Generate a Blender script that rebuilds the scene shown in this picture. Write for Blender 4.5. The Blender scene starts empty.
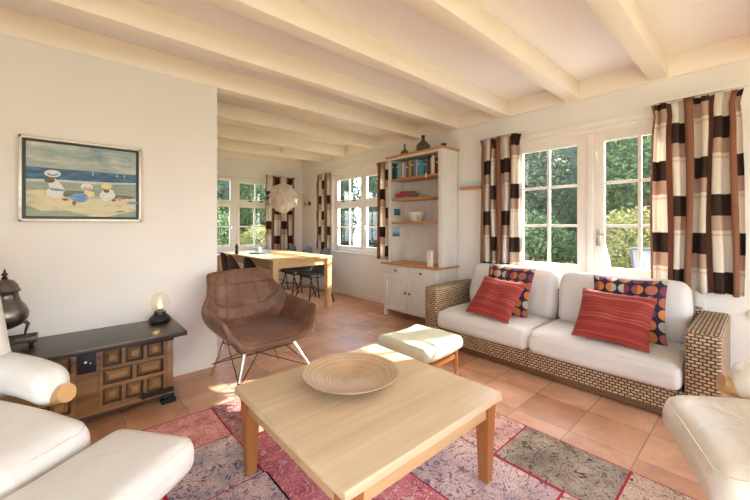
import bpy, bmesh, math, random
from mathutils import Vector, Matrix, noise
PI = math.pi
sc = bpy.context.scene
COL = sc.collection
rnd = random.Random(7)

# ------------------------------------------------------------------ materials
def newmat(name):
    m = bpy.data.materials.new(name); m.use_nodes = True
    nt = m.node_tree; nt.nodes.clear()
    out = nt.nodes.new('ShaderNodeOutputMaterial')
    b = nt.nodes.new('ShaderNodeBsdfPrincipled')
    nt.links.new(b.outputs[0], out.inputs[0])
    return m, nt, b, out
def nd(nt, t, **k):
    n = nt.nodes.new(t)
    for a, v in k.items():
        if a.startswith('i_'):
            key = a[2:]
            key = int(key) if key.isdigit() else key.replace('_', ' ')
            n.inputs[key].default_value = v
        else: setattr(n, a, v)
    return n
def rgba(c): return (c[0], c[1], c[2], 1)
def coords(nt, scale=(1,1,1), kind='Object', loc=(0,0,0), rot=(0,0,0)):
    tc = nd(nt, 'ShaderNodeTexCoord'); mp = nd(nt, 'ShaderNodeMapping')
    mp.inputs['Scale'].default_value = scale; mp.inputs['Location'].default_value = loc; mp.inputs['Rotation'].default_value = rot
    nt.links.new(tc.outputs[kind], mp.inputs[0]); return mp.outputs[0]
def ramp(nt, fac, stops, interp='LINEAR'):
    r = nd(nt, 'ShaderNodeValToRGB'); r.color_ramp.interpolation = interp
    e = r.color_ramp.elements
    while len(e) < len(stops): e.new(0.5)
    for i, (p, c) in enumerate(stops): e[i].position = p; e[i].color = rgba(c)
    nt.links.new(fac, r.inputs[0]); return r.outputs[0]
def mixc(nt, fac, a, b, mode='MIX'):
    m = nd(nt, 'ShaderNodeMix', data_type='RGBA', blend_type=mode)
    for s, v in ((0, fac), (6, a), (7, b)):
        if isinstance(v, (int, float)): m.inputs[s].default_value = v
        elif isinstance(v, tuple): m.inputs[s].default_value = rgba(v)
        else: nt.links.new(v, m.inputs[s])
    return m.outputs[2]
def bump(nt, b, h, strength=0.3, dist=0.01):
    n = nd(nt, 'ShaderNodeBump'); n.inputs['Strength'].default_value = strength; n.inputs['Distance'].default_value = dist
    nt.links.new(h, n.inputs['Height']); nt.links.new(n.outputs[0], b.inputs['Normal']); return n
def math_(nt, op, a, b=0.0):
    n = nd(nt, 'ShaderNodeMath', operation=op)
    for i, v in enumerate((a, b)):
        if isinstance(v, (int, float)): n.inputs[i].default_value = v
        else: nt.links.new(v, n.inputs[i])
    return n.outputs[0]
def plain(name, col, rough=0.6, metal=0.0, var=0.06, nscale=8, bs=0.0, bscale=60, spec=0.5, emit=None, es=0, sheen=0):
    m, nt, b, o = newmat(name)
    v = coords(nt)
    n = nd(nt, 'ShaderNodeTexNoise', i_Scale=nscale, i_Detail=4); nt.links.new(v, n.inputs['Vector'])
    d = tuple(max(0, c*(1-var)) for c in col); u = tuple(min(1, c*(1+var)) for c in col)
    nt.links.new(ramp(nt, n.outputs[0], [(.3, d), (.7, u)]), b.inputs['Base Color'])
    b.inputs['Roughness'].default_value = rough; b.inputs['Metallic'].default_value = metal
    b.inputs['Specular IOR Level'].default_value = spec
    if sheen: b.inputs['Sheen Weight'].default_value = sheen
    if bs:
        n2 = nd(nt, 'ShaderNodeTexNoise', i_Scale=bscale, i_Detail=5); nt.links.new(v, n2.inputs['Vector'])
        bump(nt, b, n2.outputs[0], bs, .004)
    if emit: b.inputs['Emission Color'].default_value = rgba(emit); b.inputs['Emission Strength'].default_value = es
    return m
def wood(name, c1, c2, axis=0, rough=0.4, grain=14, planks=None, bs=.1):
    m, nt, b, o = newmat(name)
    s = [grain, grain, grain]; s[axis] = grain*.07
    v = coords(nt, tuple(s))
    n = nd(nt, 'ShaderNodeTexNoise', i_Scale=1.5, i_Detail=6, i_Distortion=.6); nt.links.new(v, n.inputs['Vector'])
    c = ramp(nt, n.outputs[0], [(.3, c1), (.7, c2)])
    if planks:
        tc = nd(nt, 'ShaderNodeTexCoord'); sp = nd(nt, 'ShaderNodeSeparateXYZ'); nt.links.new(tc.outputs['Object'], sp.inputs[0])
        q = math_(nt, 'FLOOR', math_(nt, 'MULTIPLY', sp.outputs[planks[0]], 1/planks[1]))
        w = nd(nt, 'ShaderNodeTexWhiteNoise', noise_dimensions='1D'); nt.links.new(q, w.inputs['W'])
        c = mixc(nt, math_(nt, 'MULTIPLY', w.outputs[0], planks[2]), c, c1)
    nt.links.new(c, b.inputs['Base Color']); b.inputs['Roughness'].default_value = rough
    bump(nt, b, n.outputs[0], bs, .002)
    return m
def weave(name, c1, c2, cdark, bw=.034, rh=.0195):
    m, nt, b, o = newmat(name)
    v = coords(nt, kind='UV')
    br = nd(nt, 'ShaderNodeTexBrick', offset=.5, i_Scale=1.0)
    br.inputs['Brick Width'].default_value = bw; br.inputs['Row Height'].default_value = rh
    br.inputs['Mortar Size'].default_value = .0046; br.inputs['Mortar Smooth'].default_value = .4
    br.inputs['Color1'].default_value = rgba(c1); br.inputs['Color2'].default_value = rgba(c2); br.inputs['Mortar'].default_value = rgba(cdark)
    nt.links.new(v, br.inputs['Vector'])
    nt.links.new(br.outputs[0], b.inputs['Base Color']); b.inputs['Roughness'].default_value = .6
    bump(nt, b, br.outputs['Fac'], -.9, .006)
    return m
def leather(name, col, rough=.42, bs=.25, var=.05, nscale=5, wr=7):
    m, nt, b, o = newmat(name)
    v = coords(nt)
    n = nd(nt, 'ShaderNodeTexNoise', i_Scale=nscale, i_Detail=5, i_Roughness=.6); nt.links.new(v, n.inputs['Vector'])
    d = tuple(c*(1-var) for c in col); u = tuple(min(1, c*(1+var)) for c in col)
    nt.links.new(ramp(nt, n.outputs[0], [(.3, d), (.7, u)]), b.inputs['Base Color'])
    b.inputs['Roughness'].default_value = rough
    n2 = nd(nt, 'ShaderNodeTexNoise', i_Scale=wr, i_Detail=3, i_Distortion=1.2); nt.links.new(v, n2.inputs['Vector'])
    n3 = nd(nt, 'ShaderNodeTexVoronoi', i_Scale=260.0); nt.links.new(v, n3.inputs['Vector'])
    h = math_(nt, 'ADD', math_(nt, 'MULTIPLY', n2.outputs[0], 1.0), math_(nt, 'MULTIPLY', n3.outputs[0], .02))
    bump(nt, b, h, bs, .03)
    return m

M = {}
M['wall'] = plain('wall_paint', (.80, .775, .75), .85, var=.015, nscale=3, bs=.12, bscale=90)
M['ceiling'] = plain('ceiling_paint', (.88, .865, .87), .85, var=.01, nscale=3)
M['beam'] = plain('cream_gloss_paint', (.88, .81, .73), .42, var=.02, nscale=3, bs=.05, bscale=25)
M['white'] = plain('white_gloss_paint', (.80, .765, .71), .35, var=.015)
M['offwhite'] = plain('off_white_paint', (.74, .71, .66), .45, var=.03, bs=.05, bscale=40)
M['maple'] = wood('maple_top', (.56, .42, .26), (.68, .54, .37), 0, .38, 12, (1, .115, .55))
M['maple_edge'] = wood('maple_edge', (.46, .28, .13), (.56, .37, .19), 0, .4)
M['legwood'] = wood('orange_wood', (.25, .085, .022), (.36, .14, .04), 2, .35)
M['beech'] = wood('beech_wood', (.47, .25, .10), (.56, .33, .145), 0, .3, 10)
M['pine'] = wood('pine_board', (.50, .21, .055), (.62, .29, .085), 1, .35)
M['oakd'] = wood('dining_oak', (.66, .42, .19), (.76, .53, .28), 1, .35)
M['oakl'] = wood('dining_oak_leg', (.66, .42, .19), (.76, .53, .28), 2, .35)
M['chest'] = wood('chest_oak', (.075, .032, .011), (.30, .155, .055), 0, .42, 9, None, .35)
M['chestlite'] = wood('chest_panel_oak', (.14, .065, .022), (.36, .205, .085), 0, .38, 9, None, .3)
M['chestdark'] = wood('dark_stained_top', (.028, .018, .012), (.060, .038, .026), 0, .3, 9, None, .25)
M['chestrecess'] = wood('chest_recess', (.035, .016, .007), (.08, .036, .014), 0, .5, 9)
M['iron'] = plain('black_iron', (.018, .018, .022), .5, .6, .2, 40, .4, 60)
M['blackmetal'] = plain('black_steel', (.02, .02, .02), .4, .7)
M['blackplastic'] = plain('black_plastic', (.014, .015, .018), .42, 0, .1, spec=.3)
M['greyplastic'] = plain('brown_black_plastic', (.055, .042, .034), .35, 0, .1)
M['chrome'] = plain('brushed_steel', (.75, .74, .72), .22, 1.0, .02)
M['brass'] = plain('brass_metal', (.50, .30, .10), .35, 1.0, .05)
M['copper'] = plain('aged_copper', (.30, .13, .06), .4, .8, .1)
M['pewter'] = plain('pewter_metal', (.17, .16, .15), .32, .9, .25, 12, .1, 30)
M['whiteleather'] = leather('white_leather', (.70, .685, .66), .38, .32)
M['creamleather'] = leather('cream_leather', (.73, .675, .58), .38, .3, .06, 3)
M['linen'] = leather('white_linen', (.66, .64, .62), .85, .22, .03, 6, 9)
M['stooltop'] = leather('sage_green_leather', (.50, .52, .40), .5, .3, .08)
M['rattan'] = weave('rattan_weave', (.40, .27, .16), (.60, .43, .27), (.03, .016, .009))
M['darkwood'] = wood('dark_rail', (.10, .045, .02), (.16, .075, .035), 1, .5)
M['bulbglass'] = None
M['black'] = plain('black_paint', (.012, .012, .014), .4)
M['silver'] = plain('silver_leaf_frame', (.62, .56, .47), .4, .4, .12, 30)

def glass_mat(name, tint=(.97, .99, .98), refl=1.0, rough=0.0):
    m, nt, b, o = newmat(name); nt.nodes.remove(b)
    t = nd(nt, 'ShaderNodeBsdfTransparent'); t.inputs[0].default_value = rgba(tint)
    g = nd(nt, 'ShaderNodeBsdfGlossy'); g.inputs['Roughness'].default_value = rough
    f = nd(nt, 'ShaderNodeLayerWeight')
    fac = math_(nt, 'MINIMUM', math_(nt, 'ADD', math_(nt, 'MULTIPLY', math_(nt, 'POWER', f.outputs['Facing'], 4.0), .75), .035*refl), .9)
    mx = nd(nt, 'ShaderNodeMixShader')
    nt.links.new(fac, mx.inputs[0]); nt.links.new(t.outputs[0], mx.inputs[1]); nt.links.new(g.outputs[0], mx.inputs[2])
    nt.links.new(mx.outputs[0], o.inputs[0]); return m
M['glass'] = glass_mat('window_glass', refl=1.5)
M['clearglass'] = glass_mat('clear_glass', (.97, .965, .95), 1.0)
M['greenglass'] = glass_mat('smoked_green_glass', (.42, .42, .30), 1.5)

def tile_mat():
    m, nt, b, o = newmat('terracotta_tiles')
    v = coords(nt, loc=(-.27, -.12, 0))
    br = nd(nt, 'ShaderNodeTexBrick', offset=0.0, squash=1.0, i_Scale=1.0)
    br.inputs['Brick Width'].default_value = .32; br.inputs['Row Height'].default_value = .32
    br.inputs['Mortar Size'].default_value = .0035; br.inputs['Mortar Smooth'].default_value = .2; br.inputs['Bias'].default_value = 0
    br.inputs['Color1'].default_value = rgba((.52, .27, .16)); br.inputs['Color2'].default_value = rgba((.72, .43, .28))
    br.inputs['Mortar'].default_value = rgba((.33, .25, .19))
    nt.links.new(v, br.inputs['Vector'])
    n = nd(nt, 'ShaderNodeTexNoise', i_Scale=4.5, i_Detail=5, i_Roughness=.6, i_Distortion=.5); nt.links.new(v, n.inputs['Vector'])
    c2 = mixc(nt, ramp(nt, n.outputs[0], [(.35, (0, 0, 0)), (.7, (1, 1, 1))]), (.82, .78, .74), (1.18, 1.2, 1.24))
    c = mixc(nt, 1.0, br.outputs[0], c2, 'MULTIPLY')
    nt.links.new(c, b.inputs['Base Color'])
    nt.links.new(ramp(nt, n.outputs[0], [(.3, (.33,)*3), (.7, (.47,)*3)]), b.inputs['Roughness'])
    h = math_(nt, 'ADD', math_(nt, 'MULTIPLY', br.outputs['Fac'], -1.0), math_(nt, 'MULTIPLY', n.outputs[0], .35))
    bump(nt, b, h, .5, .003)
    return m
M['tiles'] = tile_mat()

def rug_mat(name, base, second, line, dens=.5, sc_=1.0, seed=0):
    m, nt, b, o = newmat(name)
    v = coords(nt, loc=(seed*1.7, seed*.9, 0))
    n = nd(nt, 'ShaderNodeTexNoise', i_Scale=5*sc_, i_Detail=6, i_Roughness=.65); nt.links.new(v, n.inputs['Vector'])
    c = ramp(nt, n.outputs[0], [(.36, base), (.62, second)])
    # scrolling floral lines: thin contours of a warped noise
    n2 = nd(nt, 'ShaderNodeTexNoise', i_Scale=7*sc_, i_Detail=3, i_Distortion=1.8); nt.links.new(v, n2.inputs['Vector'])
    f = math_(nt, 'ABSOLUTE', math_(nt, 'SUBTRACT', math_(nt, 'FRACT', math_(nt, 'MULTIPLY', n2.outputs[0], 7.0)), .5))
    ln = ramp(nt, f, [(.05, (1, 1, 1)), (.17, (0, 0, 0))])
    n3 = nd(nt, 'ShaderNodeTexNoise', i_Scale=22*sc_, i_Detail=3); nt.links.new(v, n3.inputs['Vector'])
    wear = ramp(nt, n3.outputs[0], [(.40, (0, 0, 0)), (.52, (1, 1, 1))])
    k = math_(nt, 'MULTIPLY', math_(nt, 'MULTIPLY', ln, wear), dens)
    c = mixc(nt, k, c, line)
    n4 = nd(nt, 'ShaderNodeTexNoise', i_Scale=130.0, i_Detail=2); nt.links.new(v, n4.inputs['Vector'])
    sp = ramp(nt, n4.outputs[0], [(.42, (.72, .72, .72)), (.60, (1.12, 1.12, 1.12))])
    c = mixc(nt, 1.0, c, sp, 'MULTIPLY')
    nt.links.new(c, b.inputs['Base Color']); b.inputs['Roughness'].default_value = .95; b.inputs['Specular IOR Level'].default_value = .1
    bump(nt, b, n4.outputs[0], .4, .003)
    return m

def curtain_mat(name='checked_curtain_cloth'):
    m, nt, b, o = newmat(name)
    tc = nd(nt, 'ShaderNodeTexCoord'); sp = nd(nt, 'ShaderNodeSeparateXYZ'); nt.links.new(tc.outputs['UV'], sp.inputs[0])
    U, V = sp.outputs[0], sp.outputs[1]
    P = .36
    fu = math_(nt, 'FRACT', math_(nt, 'MULTIPLY', U, 1/P))
    half = math_(nt, 'GREATER_THAN', fu, .5)
    fv = math_(nt, 'FRACT', math_(nt, 'ADD', math_(nt, 'MULTIPLY', V, 1/.56), math_(nt, 'MULTIPLY', half, .5)))
    cream, dark, tan = (.80, .74, .66), (.055, .034, .026), (.56, .40, .31)
    chk = ramp(nt, fv, [(0, cream), (.46, (.70, .56, .47)), (.49, cream), (.53, tan), (.72, dark)], 'CONSTANT')
    st = math_(nt, 'FRACT', math_(nt, 'MULTIPLY', fu, 2.0))
    isst = math_(nt, 'LESS_THAN', st, .27)
    c = mixc(nt, isst, chk, (.30, .135, .085))
    nt.links.new(c, b.inputs['Base Color']); b.inputs['Roughness'].default_value = .8; b.inputs['Specular IOR Level'].default_value = .15
    tr = nd(nt, 'ShaderNodeBsdfTranslucent'); nt.links.new(c, tr.inputs[0])
    mx = nd(nt, 'ShaderNodeMixShader', i_0=.3)
    nt.links.new(b.outputs[0], mx.inputs[1]); nt.links.new(tr.outputs[0], mx.inputs[2]); nt.links.new(mx.outputs[0], o.inputs[0])
    return m
M['curtain'] = curtain_mat()

def dots_mat():
    m, nt, b, o = newmat('dotted_cushion_cloth')
    tc = nd(nt, 'ShaderNodeTexCoord'); sp = nd(nt, 'ShaderNodeSeparateXYZ'); nt.links.new(tc.outputs['UV'], sp.inputs[0])
    N = 5.5
    u = math_(nt, 'MULTIPLY', sp.outputs[0], N); v = math_(nt, 'MULTIPLY', sp.outputs[1], N)
    fu = math_(nt, 'SUBTRACT', math_(nt, 'FRACT', u), .5); fv = math_(nt, 'SUBTRACT', math_(nt, 'FRACT', v), .5)
    d = math_(nt, 'SQRT', math_(nt, 'ADD', math_(nt, 'MULTIPLY', fu, fu), math_(nt, 'MULTIPLY', fv, fv)))
    inside = math_(nt, 'LESS_THAN', d, .44)
    iu = math_(nt, 'FLOOR', u); iv = math_(nt, 'FLOOR', v)
    side = math_(nt, 'GREATER_THAN', fu, 0.0)
    w = nd(nt, 'ShaderNodeTexWhiteNoise', noise_dimensions='3D'); cb = nd(nt, 'ShaderNodeCombineXYZ')
    nt.links.new(iu, cb.inputs[0]); nt.links.new(iv, cb.inputs[1]); nt.links.new(side, cb.inputs[2]); nt.links.new(cb.outputs[0], w.inputs[0])
    col = ramp(nt, w.outputs[0], [(0, (.55, .17, .045)), (.28, (.16, .03, .07)), (.5, (.36, .10, .075)), (.72, (.42, .38, .33)), (.86, (.30, .07, .06))], 'CONSTANT')
    c = mixc(nt, inside, (.014, .013, .030), col)
    nt.links.new(c, b.inputs['Base Color']); b.inputs['Roughness'].default_value = .85
    return m
M['dots'] = dots_mat()
def stripes_mat():
    m, nt, b, o = newmat('red_striped_cushion_cloth')
    tc = nd(nt, 'ShaderNodeTexCoord'); sp = nd(nt, 'ShaderNodeSeparateXYZ'); nt.links.new(tc.outputs['UV'], sp.inputs[0])
    n = nd(nt, 'ShaderNodeTexNoise', noise_dimensions='1D', i_Scale=16.0, i_Detail=4, i_Roughness=.8)
    n0 = nd(nt, 'ShaderNodeTexNoise', i_Scale=3.0); nt.links.new(tc.outputs['UV'], n0.inputs['Vector'])
    nt.links.new(math_(nt, 'ADD', sp.outputs[1], math_(nt, 'MULTIPLY', n0.outputs[0], .05)), n.inputs['W'])
    c = ramp(nt, n.outputs[0], [(.30, (.16, .010, .014)), (.42, (.32, .028, .020)), (.52, (.23, .018, .022)), (.58, (.38, .06, .03)), (.66, (.48, .20, .15)), (.70, (.25, .02, .022))])
    nt.links.new(c, b.inputs['Base Color']); b.inputs['Roughness'].default_value = .8
    bump(nt, b, n.outputs[0], .2, .004)
    return m
M['stripes'] = stripes_mat()

def bowl_mat():
    m, nt, b, o = newmat('coiled_bamboo')
    tc = nd(nt, 'ShaderNodeTexCoord'); sp = nd(nt, 'ShaderNodeSeparateXYZ'); nt.links.new(tc.outputs['Object'], sp.inputs[0])
    r = math_(nt, 'SQRT', math_(nt, 'ADD', math_(nt, 'POWER', sp.outputs[0], 2.0), math_(nt, 'POWER', sp.outputs[1], 2.0)))
    n = nd(nt, 'ShaderNodeTexNoise', noise_dimensions='1D', i_Scale=130.0, i_Detail=3); nt.links.new(r, n.inputs['W'])
    n2 = nd(nt, 'ShaderNodeTexNoise', i_Scale=6.0); nt.links.new(tc.outputs['Object'], n2.inputs['Vector'])
    f = math_(nt, 'ADD', math_(nt, 'MULTIPLY', n.outputs[0], .6), math_(nt, 'MULTIPLY', n2.outputs[0], .4))
    c = ramp(nt, f, [(.35, (.36, .22, .12)), (.5, (.46, .31, .18)), (.65, (.57, .43, .29))])
    nt.links.new(c, b.inputs['Base Color']); b.inputs['Roughness'].default_value = .4
    bump(nt, b, n.outputs[0], .12, .0012)
    return m
M['bamboo'] = bowl_mat()

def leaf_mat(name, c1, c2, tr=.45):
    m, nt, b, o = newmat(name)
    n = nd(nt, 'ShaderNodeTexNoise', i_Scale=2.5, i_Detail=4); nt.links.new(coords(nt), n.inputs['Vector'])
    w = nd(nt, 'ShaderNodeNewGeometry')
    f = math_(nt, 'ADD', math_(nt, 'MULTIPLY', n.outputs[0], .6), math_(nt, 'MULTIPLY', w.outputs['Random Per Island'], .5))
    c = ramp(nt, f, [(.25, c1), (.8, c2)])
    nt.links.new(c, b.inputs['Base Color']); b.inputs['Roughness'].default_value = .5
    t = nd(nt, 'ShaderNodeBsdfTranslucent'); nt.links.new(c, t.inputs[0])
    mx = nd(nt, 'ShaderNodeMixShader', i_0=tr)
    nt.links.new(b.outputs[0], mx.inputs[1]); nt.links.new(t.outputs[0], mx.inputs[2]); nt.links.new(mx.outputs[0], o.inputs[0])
    return m
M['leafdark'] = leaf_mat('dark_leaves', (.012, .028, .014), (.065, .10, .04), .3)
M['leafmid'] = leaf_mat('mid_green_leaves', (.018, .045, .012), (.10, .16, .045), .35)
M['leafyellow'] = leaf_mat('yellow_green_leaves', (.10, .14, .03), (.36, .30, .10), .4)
M['grass'] = plain('lawn_grass', (.20, .22, .07), .9, 0, .45, 5, .6, 40)
M['terrace'] = plain('pale_paving', (.38, .37, .34), .8, 0, .1, 6)
M['bark'] = plain('tree_bark', (.07, .05, .035), .9, 0, .3, 10, .5, 20)

# ------------------------------------------------------------------ mesh tools
WM = {}
def tag(o, label=None, cat=None, group=None, kind=None):
    if label: o['label'] = label
    if cat: o['category'] = cat
    if group: o['group'] = group
    if kind: o['kind'] = kind
    return o
def thing(name, label=None, cat=None, loc=(0, 0, 0), rz=0, group=None, kind=None):
    o = bpy.data.objects.new(name, None); COL.objects.link(o); o.empty_display_size = .1
    o.location = loc; o.rotation_euler = (0, 0, rz)
    WM[o] = Matrix.Translation(loc) @ Matrix.Rotation(rz, 4, 'Z')
    return tag(o, label, cat, group, kind)
def mesh_of(name, bm, mats, smooth=35):
    me = bpy.data.meshes.new(name)
    bm.normal_update(); bm.to_mesh(me); bm.free()
    for m in (mats if isinstance(mats, (list, tuple)) else [mats]): me.materials.append(m)
    if smooth:
        me.shade_smooth()
        if smooth < 180: me.set_sharp_from_angle(angle=math.radians(smooth))
    return me
def part(name, bm, mat, parent, world=False, smooth=35, label=None):
    """a part in its thing's own frame (world=True: shape given in world coordinates)"""
    if world:
        bm.transform(WM[parent].inverted())
    o = bpy.data.objects.new(name, mesh_of(name, bm, mat, smooth)); COL.objects.link(o)
    o.parent = parent; WM[o] = WM[parent]
    if label: o['label'] = label
    return o
def solo(name, bm, mat, label=None, cat=None, loc=(0, 0, 0), group=None, kind=None, smooth=35, local=False, rz=0):
    if not local: bm.transform(Matrix.Translation(loc).inverted())
    o = bpy.data.objects.new(name, mesh_of(name, bm, mat, smooth)); COL.objects.link(o)
    o.location = loc; o.rotation_euler = (0, 0, rz); WM[o] = Matrix.Translation(loc) @ Matrix.Rotation(rz, 4, 'Z')
    return tag(o, label, cat, group, kind)
def copy_thing(o, loc, rz, label, group=None):
    r = o.copy(); COL.objects.link(r); r.location = loc; r.rotation_euler = (0, 0, rz)
    if label: r['label'] = label
    if group: r['group'] = group
    for ch in list(o.children):
        c = ch.copy(); COL.objects.link(c); c.parent = r
        for g in list(ch.children):
            d = g.copy(); COL.objects.link(d); d.parent = c
    return r
def B(): return bmesh.new()
def box(bm, x0, x1, y0, y1, z0, z1, bev=0, mi=0, rot=None):
    vs = [bm.verts.new((x, y, z)) for x in (x0, x1) for y in (y0, y1) for z in (z0, z1)]
    fs = [(0,1,3,2), (4,6,7,5), (0,4,5,1), (2,3,7,6), (0,2,6,4), (1,5,7,3)]
    F = [bm.faces.new([vs[i] for i in f]) for f in fs]
    for f in F: f.material_index = mi
    if bev:
        es = list({e for f in F for e in f.edges})
        r = bmesh.ops.bevel(bm, geom=es, offset=bev, segments=2, affect='EDGES', profile=.6)
        vs = list({v for f in r['faces'] for v in f.verts} | {v for v in vs if v.is_valid})
        for f in r['faces']: f.material_index = mi
    if rot is not None: bmesh.ops.transform(bm, matrix=rot, verts=[v for v in vs if v.is_valid])
    return vs
def boxc(bm, c, s, bev=0, rot=None, mi=0):
    """box by centre, size and rotation matrix about the centre"""
    h = [q/2 for q in s]
    mtx = Matrix.Translation(c) @ (rot.to_4x4() if rot is not None else Matrix.Identity(4))
    return box(bm, -h[0], h[0], -h[1], h[1], -h[2], h[2], bev, mi, mtx)
def tube(bm, pts, rad, seg=10, cap=True, mi=0):
    pts = [Vector(p) for p in pts]; n = len(pts)
    rads = rad if isinstance(rad, (list, tuple)) else [rad]*n
    rings = []
    up = Vector((0, 0, 1)); prev = None
    for i, p in enumerate(pts):
        t = (pts[min(i+1, n-1)] - pts[max(i-1, 0)]).normalized()
        if prev is None:
            a = t.cross(up)
            if a.length < .01: a = t.cross(Vector((1, 0, 0)))
        else: a = prev - t*prev.dot(t)
        a.normalize(); b = t.cross(a); prev = a
        rings.append([bm.verts.new(p + (a*math.cos(2*PI*k/seg) + b*math.sin(2*PI*k/seg))*rads[i]) for k in range(seg)])
    for r0, r1 in zip(rings, rings[1:]):
        for k in range(seg):
            f = bm.faces.new((r0[k], r0[(k+1) % seg], r1[(k+1) % seg], r1[k])); f.material_index = mi
    if cap:
        bm.faces.new(list(reversed(rings[0]))).material_index = mi; bm.faces.new(rings[-1]).material_index = mi
    bmesh.ops.recalc_face_normals(bm, faces=bm.faces[:])
def lathe(bm, prof, c=(0, 0, 0), seg=32, mtx=None, closed=False, mi=0):
    """prof: (radius, z) from bottom to top; radius 0 closes"""
    rings = []
    for r, z in prof:
        if r < 1e-5: rings.append([bm.verts.new((0, 0, z))])
        else: rings.append([bm.verts.new((r*math.cos(2*PI*k/seg), r*math.sin(2*PI*k/seg), z)) for k in range(seg)])
    for a, b in zip(rings, rings[1:]):
        for k in range(seg):
            k2 = (k+1) % seg
            if len(a) == 1 and len(b) == 1: continue
            if len(a) == 1: f = bm.faces.new((a[0], b[k2], b[k]))
            elif len(b) == 1: f = bm.faces.new((a[k], a[k2], b[0]))
            else: f = bm.faces.new((a[k], a[k2], b[k2], b[k]))
            f.material_index = mi
    if mtx is None: mtx = Matrix.Translation(c)
    bmesh.ops.transform(bm, matrix=mtx, verts=[v for r in rings for v in r])
def soft(bm, size, r, c=(0, 0, 0), puff=0, n=7, rot=None, fn=None, uv=False, wr=0, seed=0, nr=4):
    """upholstered block: rounded box with crowned faces"""
    hx, hy, hz = [s/2 for s in size]
    r = min(r, hx*.98, hy*.98, hz*.98)
    def line(h):
        L = [-h + r*i/nr for i in range(nr)]
        mid = [-(h-r) + 2*(h-r)*i/n for i in range(n+1)]
        return L + mid + [-a for a in reversed(L)]
    L = [line(hx), line(hy), line(hz)]; H = (hx, hy, hz)
    cache = {}
    mtx = Matrix.Translation(c) @ (rot.to_4x4() if rot is not None else Matrix.Identity(4))
    def vert(q):
        key = tuple(round(a, 5) for a in q)
        if key in cache: return cache[key]
        cc = Vector([max(-(H[i]-r), min(H[i]-r, q[i])) for i in range(3)])
        d = Vector(q) - cc
        p = cc + d.normalized()*r if d.length > 1e-9 else Vector(q)
        if puff:
            a = max(0, 1-(p.x/hx)**2); b = max(0, 1-(p.y/hy)**2); e = max(0, 1-(p.z/hz)**2)
            p.z += puff*math.copysign(1, p.z)*(a*b)**.6*min(1, abs(p.z)/hz*1.3)
        if wr:
            nn = noise.noise(Vector((p.x*5+seed, p.y*5, p.z*5)))*wr + noise.noise(Vector((p.x*13+seed, p.y*9, p.z*11)))*wr*.35
            p += p.normalized()*nn
        if fn: p = fn(p)
        cache[key] = v = bm.verts.new(mtx @ p); return v
    uvl = bm.loops.layers.uv.verify() if uv else None
    for ax in range(3):
        a, b = [(1, 2), (0, 2), (0, 1)][ax]
        for s in (-1, 1):
            for i in range(len(L[a])-1):
                for j in range(len(L[b])-1):
                    qs = []
                    for (ii, jj) in ((i, j), (i+1, j), (i+1, j+1), (i, j+1)):
                        q = [0, 0, 0]; q[ax] = s*H[ax]; q[a] = L[a][ii]; q[b] = L[b][jj]; qs.append(tuple(q))
                    flip = (s < 0) ^ (ax == 1)
                    if flip: qs = qs[::-1]
                    f = bm.faces.new([vert(q) for q in qs])
                    if uv:
                        for lp, q in zip(f.loops, qs): lp[uvl].uv = (q[a]+5, q[b]+5)
def seam(size, r, c, rot=None, fn=None, rad=.0035, front=False):
    """stitched edge running round the top of a soft() block"""
    hx, hy, hz = [s/2 for s in size]; k = r*.72; bm = B(); pts = []
    mtx = Matrix.Translation(c) @ (rot.to_4x4() if rot is not None else Matrix.Identity(4))
    for q, (sx, sy) in enumerate(((1, 1), (-1, 1), (-1, -1), (1, -1))):
        for i in range(5):
            a = PI/2*(q+i/4); pts.append(Vector((sx*(hx-r)+k*math.cos(a), sy*(hy-r)+k*math.sin(a), hz-r+k)))
    full = []
    for a, b in zip(pts, pts[1:]+pts[:1]):
        n = max(1, int((b-a).length/.03)); full += [a.lerp(b, i/n) for i in range(n)]
    full.append(full[0])
    tube(bm, [mtx @ (fn(p.copy()) if fn else p) for p in full], rad, 6, cap=False); return bm
def pillow(bm, w, h, t, c, rot, nu=18, seed=0):
    """scatter cushion standing in its local xz-plane; uv 0..1"""
    uvl = bm.loops.layers.uv.verify(); grid = {}
    mtx = Matrix.Translation(c) @ rot.to_4x4()
    for s in (-1, 1):
        for i in range(nu+1):
            for j in range(nu+1):
                u = -1+2*i/nu; v = -1+2*j/nu
                edge = i in (0, nu) or j in (0, nu)
                if edge and (0, i, j) in grid: grid[(s, i, j)] = grid[(0, i, j)]; continue
                x = w/2*u*(1-.07*(1-v*v)); z = h/2*v*(1-.07*(1-u*u))
                y = s*t/2*((1-u**4)*(1-v**4))**.55
                y += noise.noise(Vector((u*2+seed, v*2, s)))*.012*(1-u*u)*(1-v*v)*2
                vt = bm.verts.new(mtx @ Vector((x, y, z)))
                grid[(s, i, j)] = vt
                if edge: grid[(0, i, j)] = vt
    for s in (-1, 1):
        for i in range(nu):
            for j in range(nu):
                ks = [(i, j), (i+1, j), (i+1, j+1), (i, j+1)]
                if s > 0: ks = ks[::-1]
                f = bm.faces.new([grid[(s, a, b)] for a, b in ks])
                for lp, (a, b) in zip(f.loops, ks): lp[uvl].uv = (a/nu, b/nu)
def RX(a): return Matrix.Rotation(a, 3, 'X')
def RY(a): return Matrix.Rotation(a, 3, 'Y')
def RZ(a): return Matrix.Rotation(a, 3, 'Z')
def quad(bm, pts, mi=0):
    f = bm.faces.new([bm.verts.new(p) for p in pts]); f.material_index = mi; return f

XW, YP, YD, ZC, ZP = 3.604, 3.117, 6.282, 2.54, 2.37
XL, YB = -1.7, -2.7
T = .17
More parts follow.
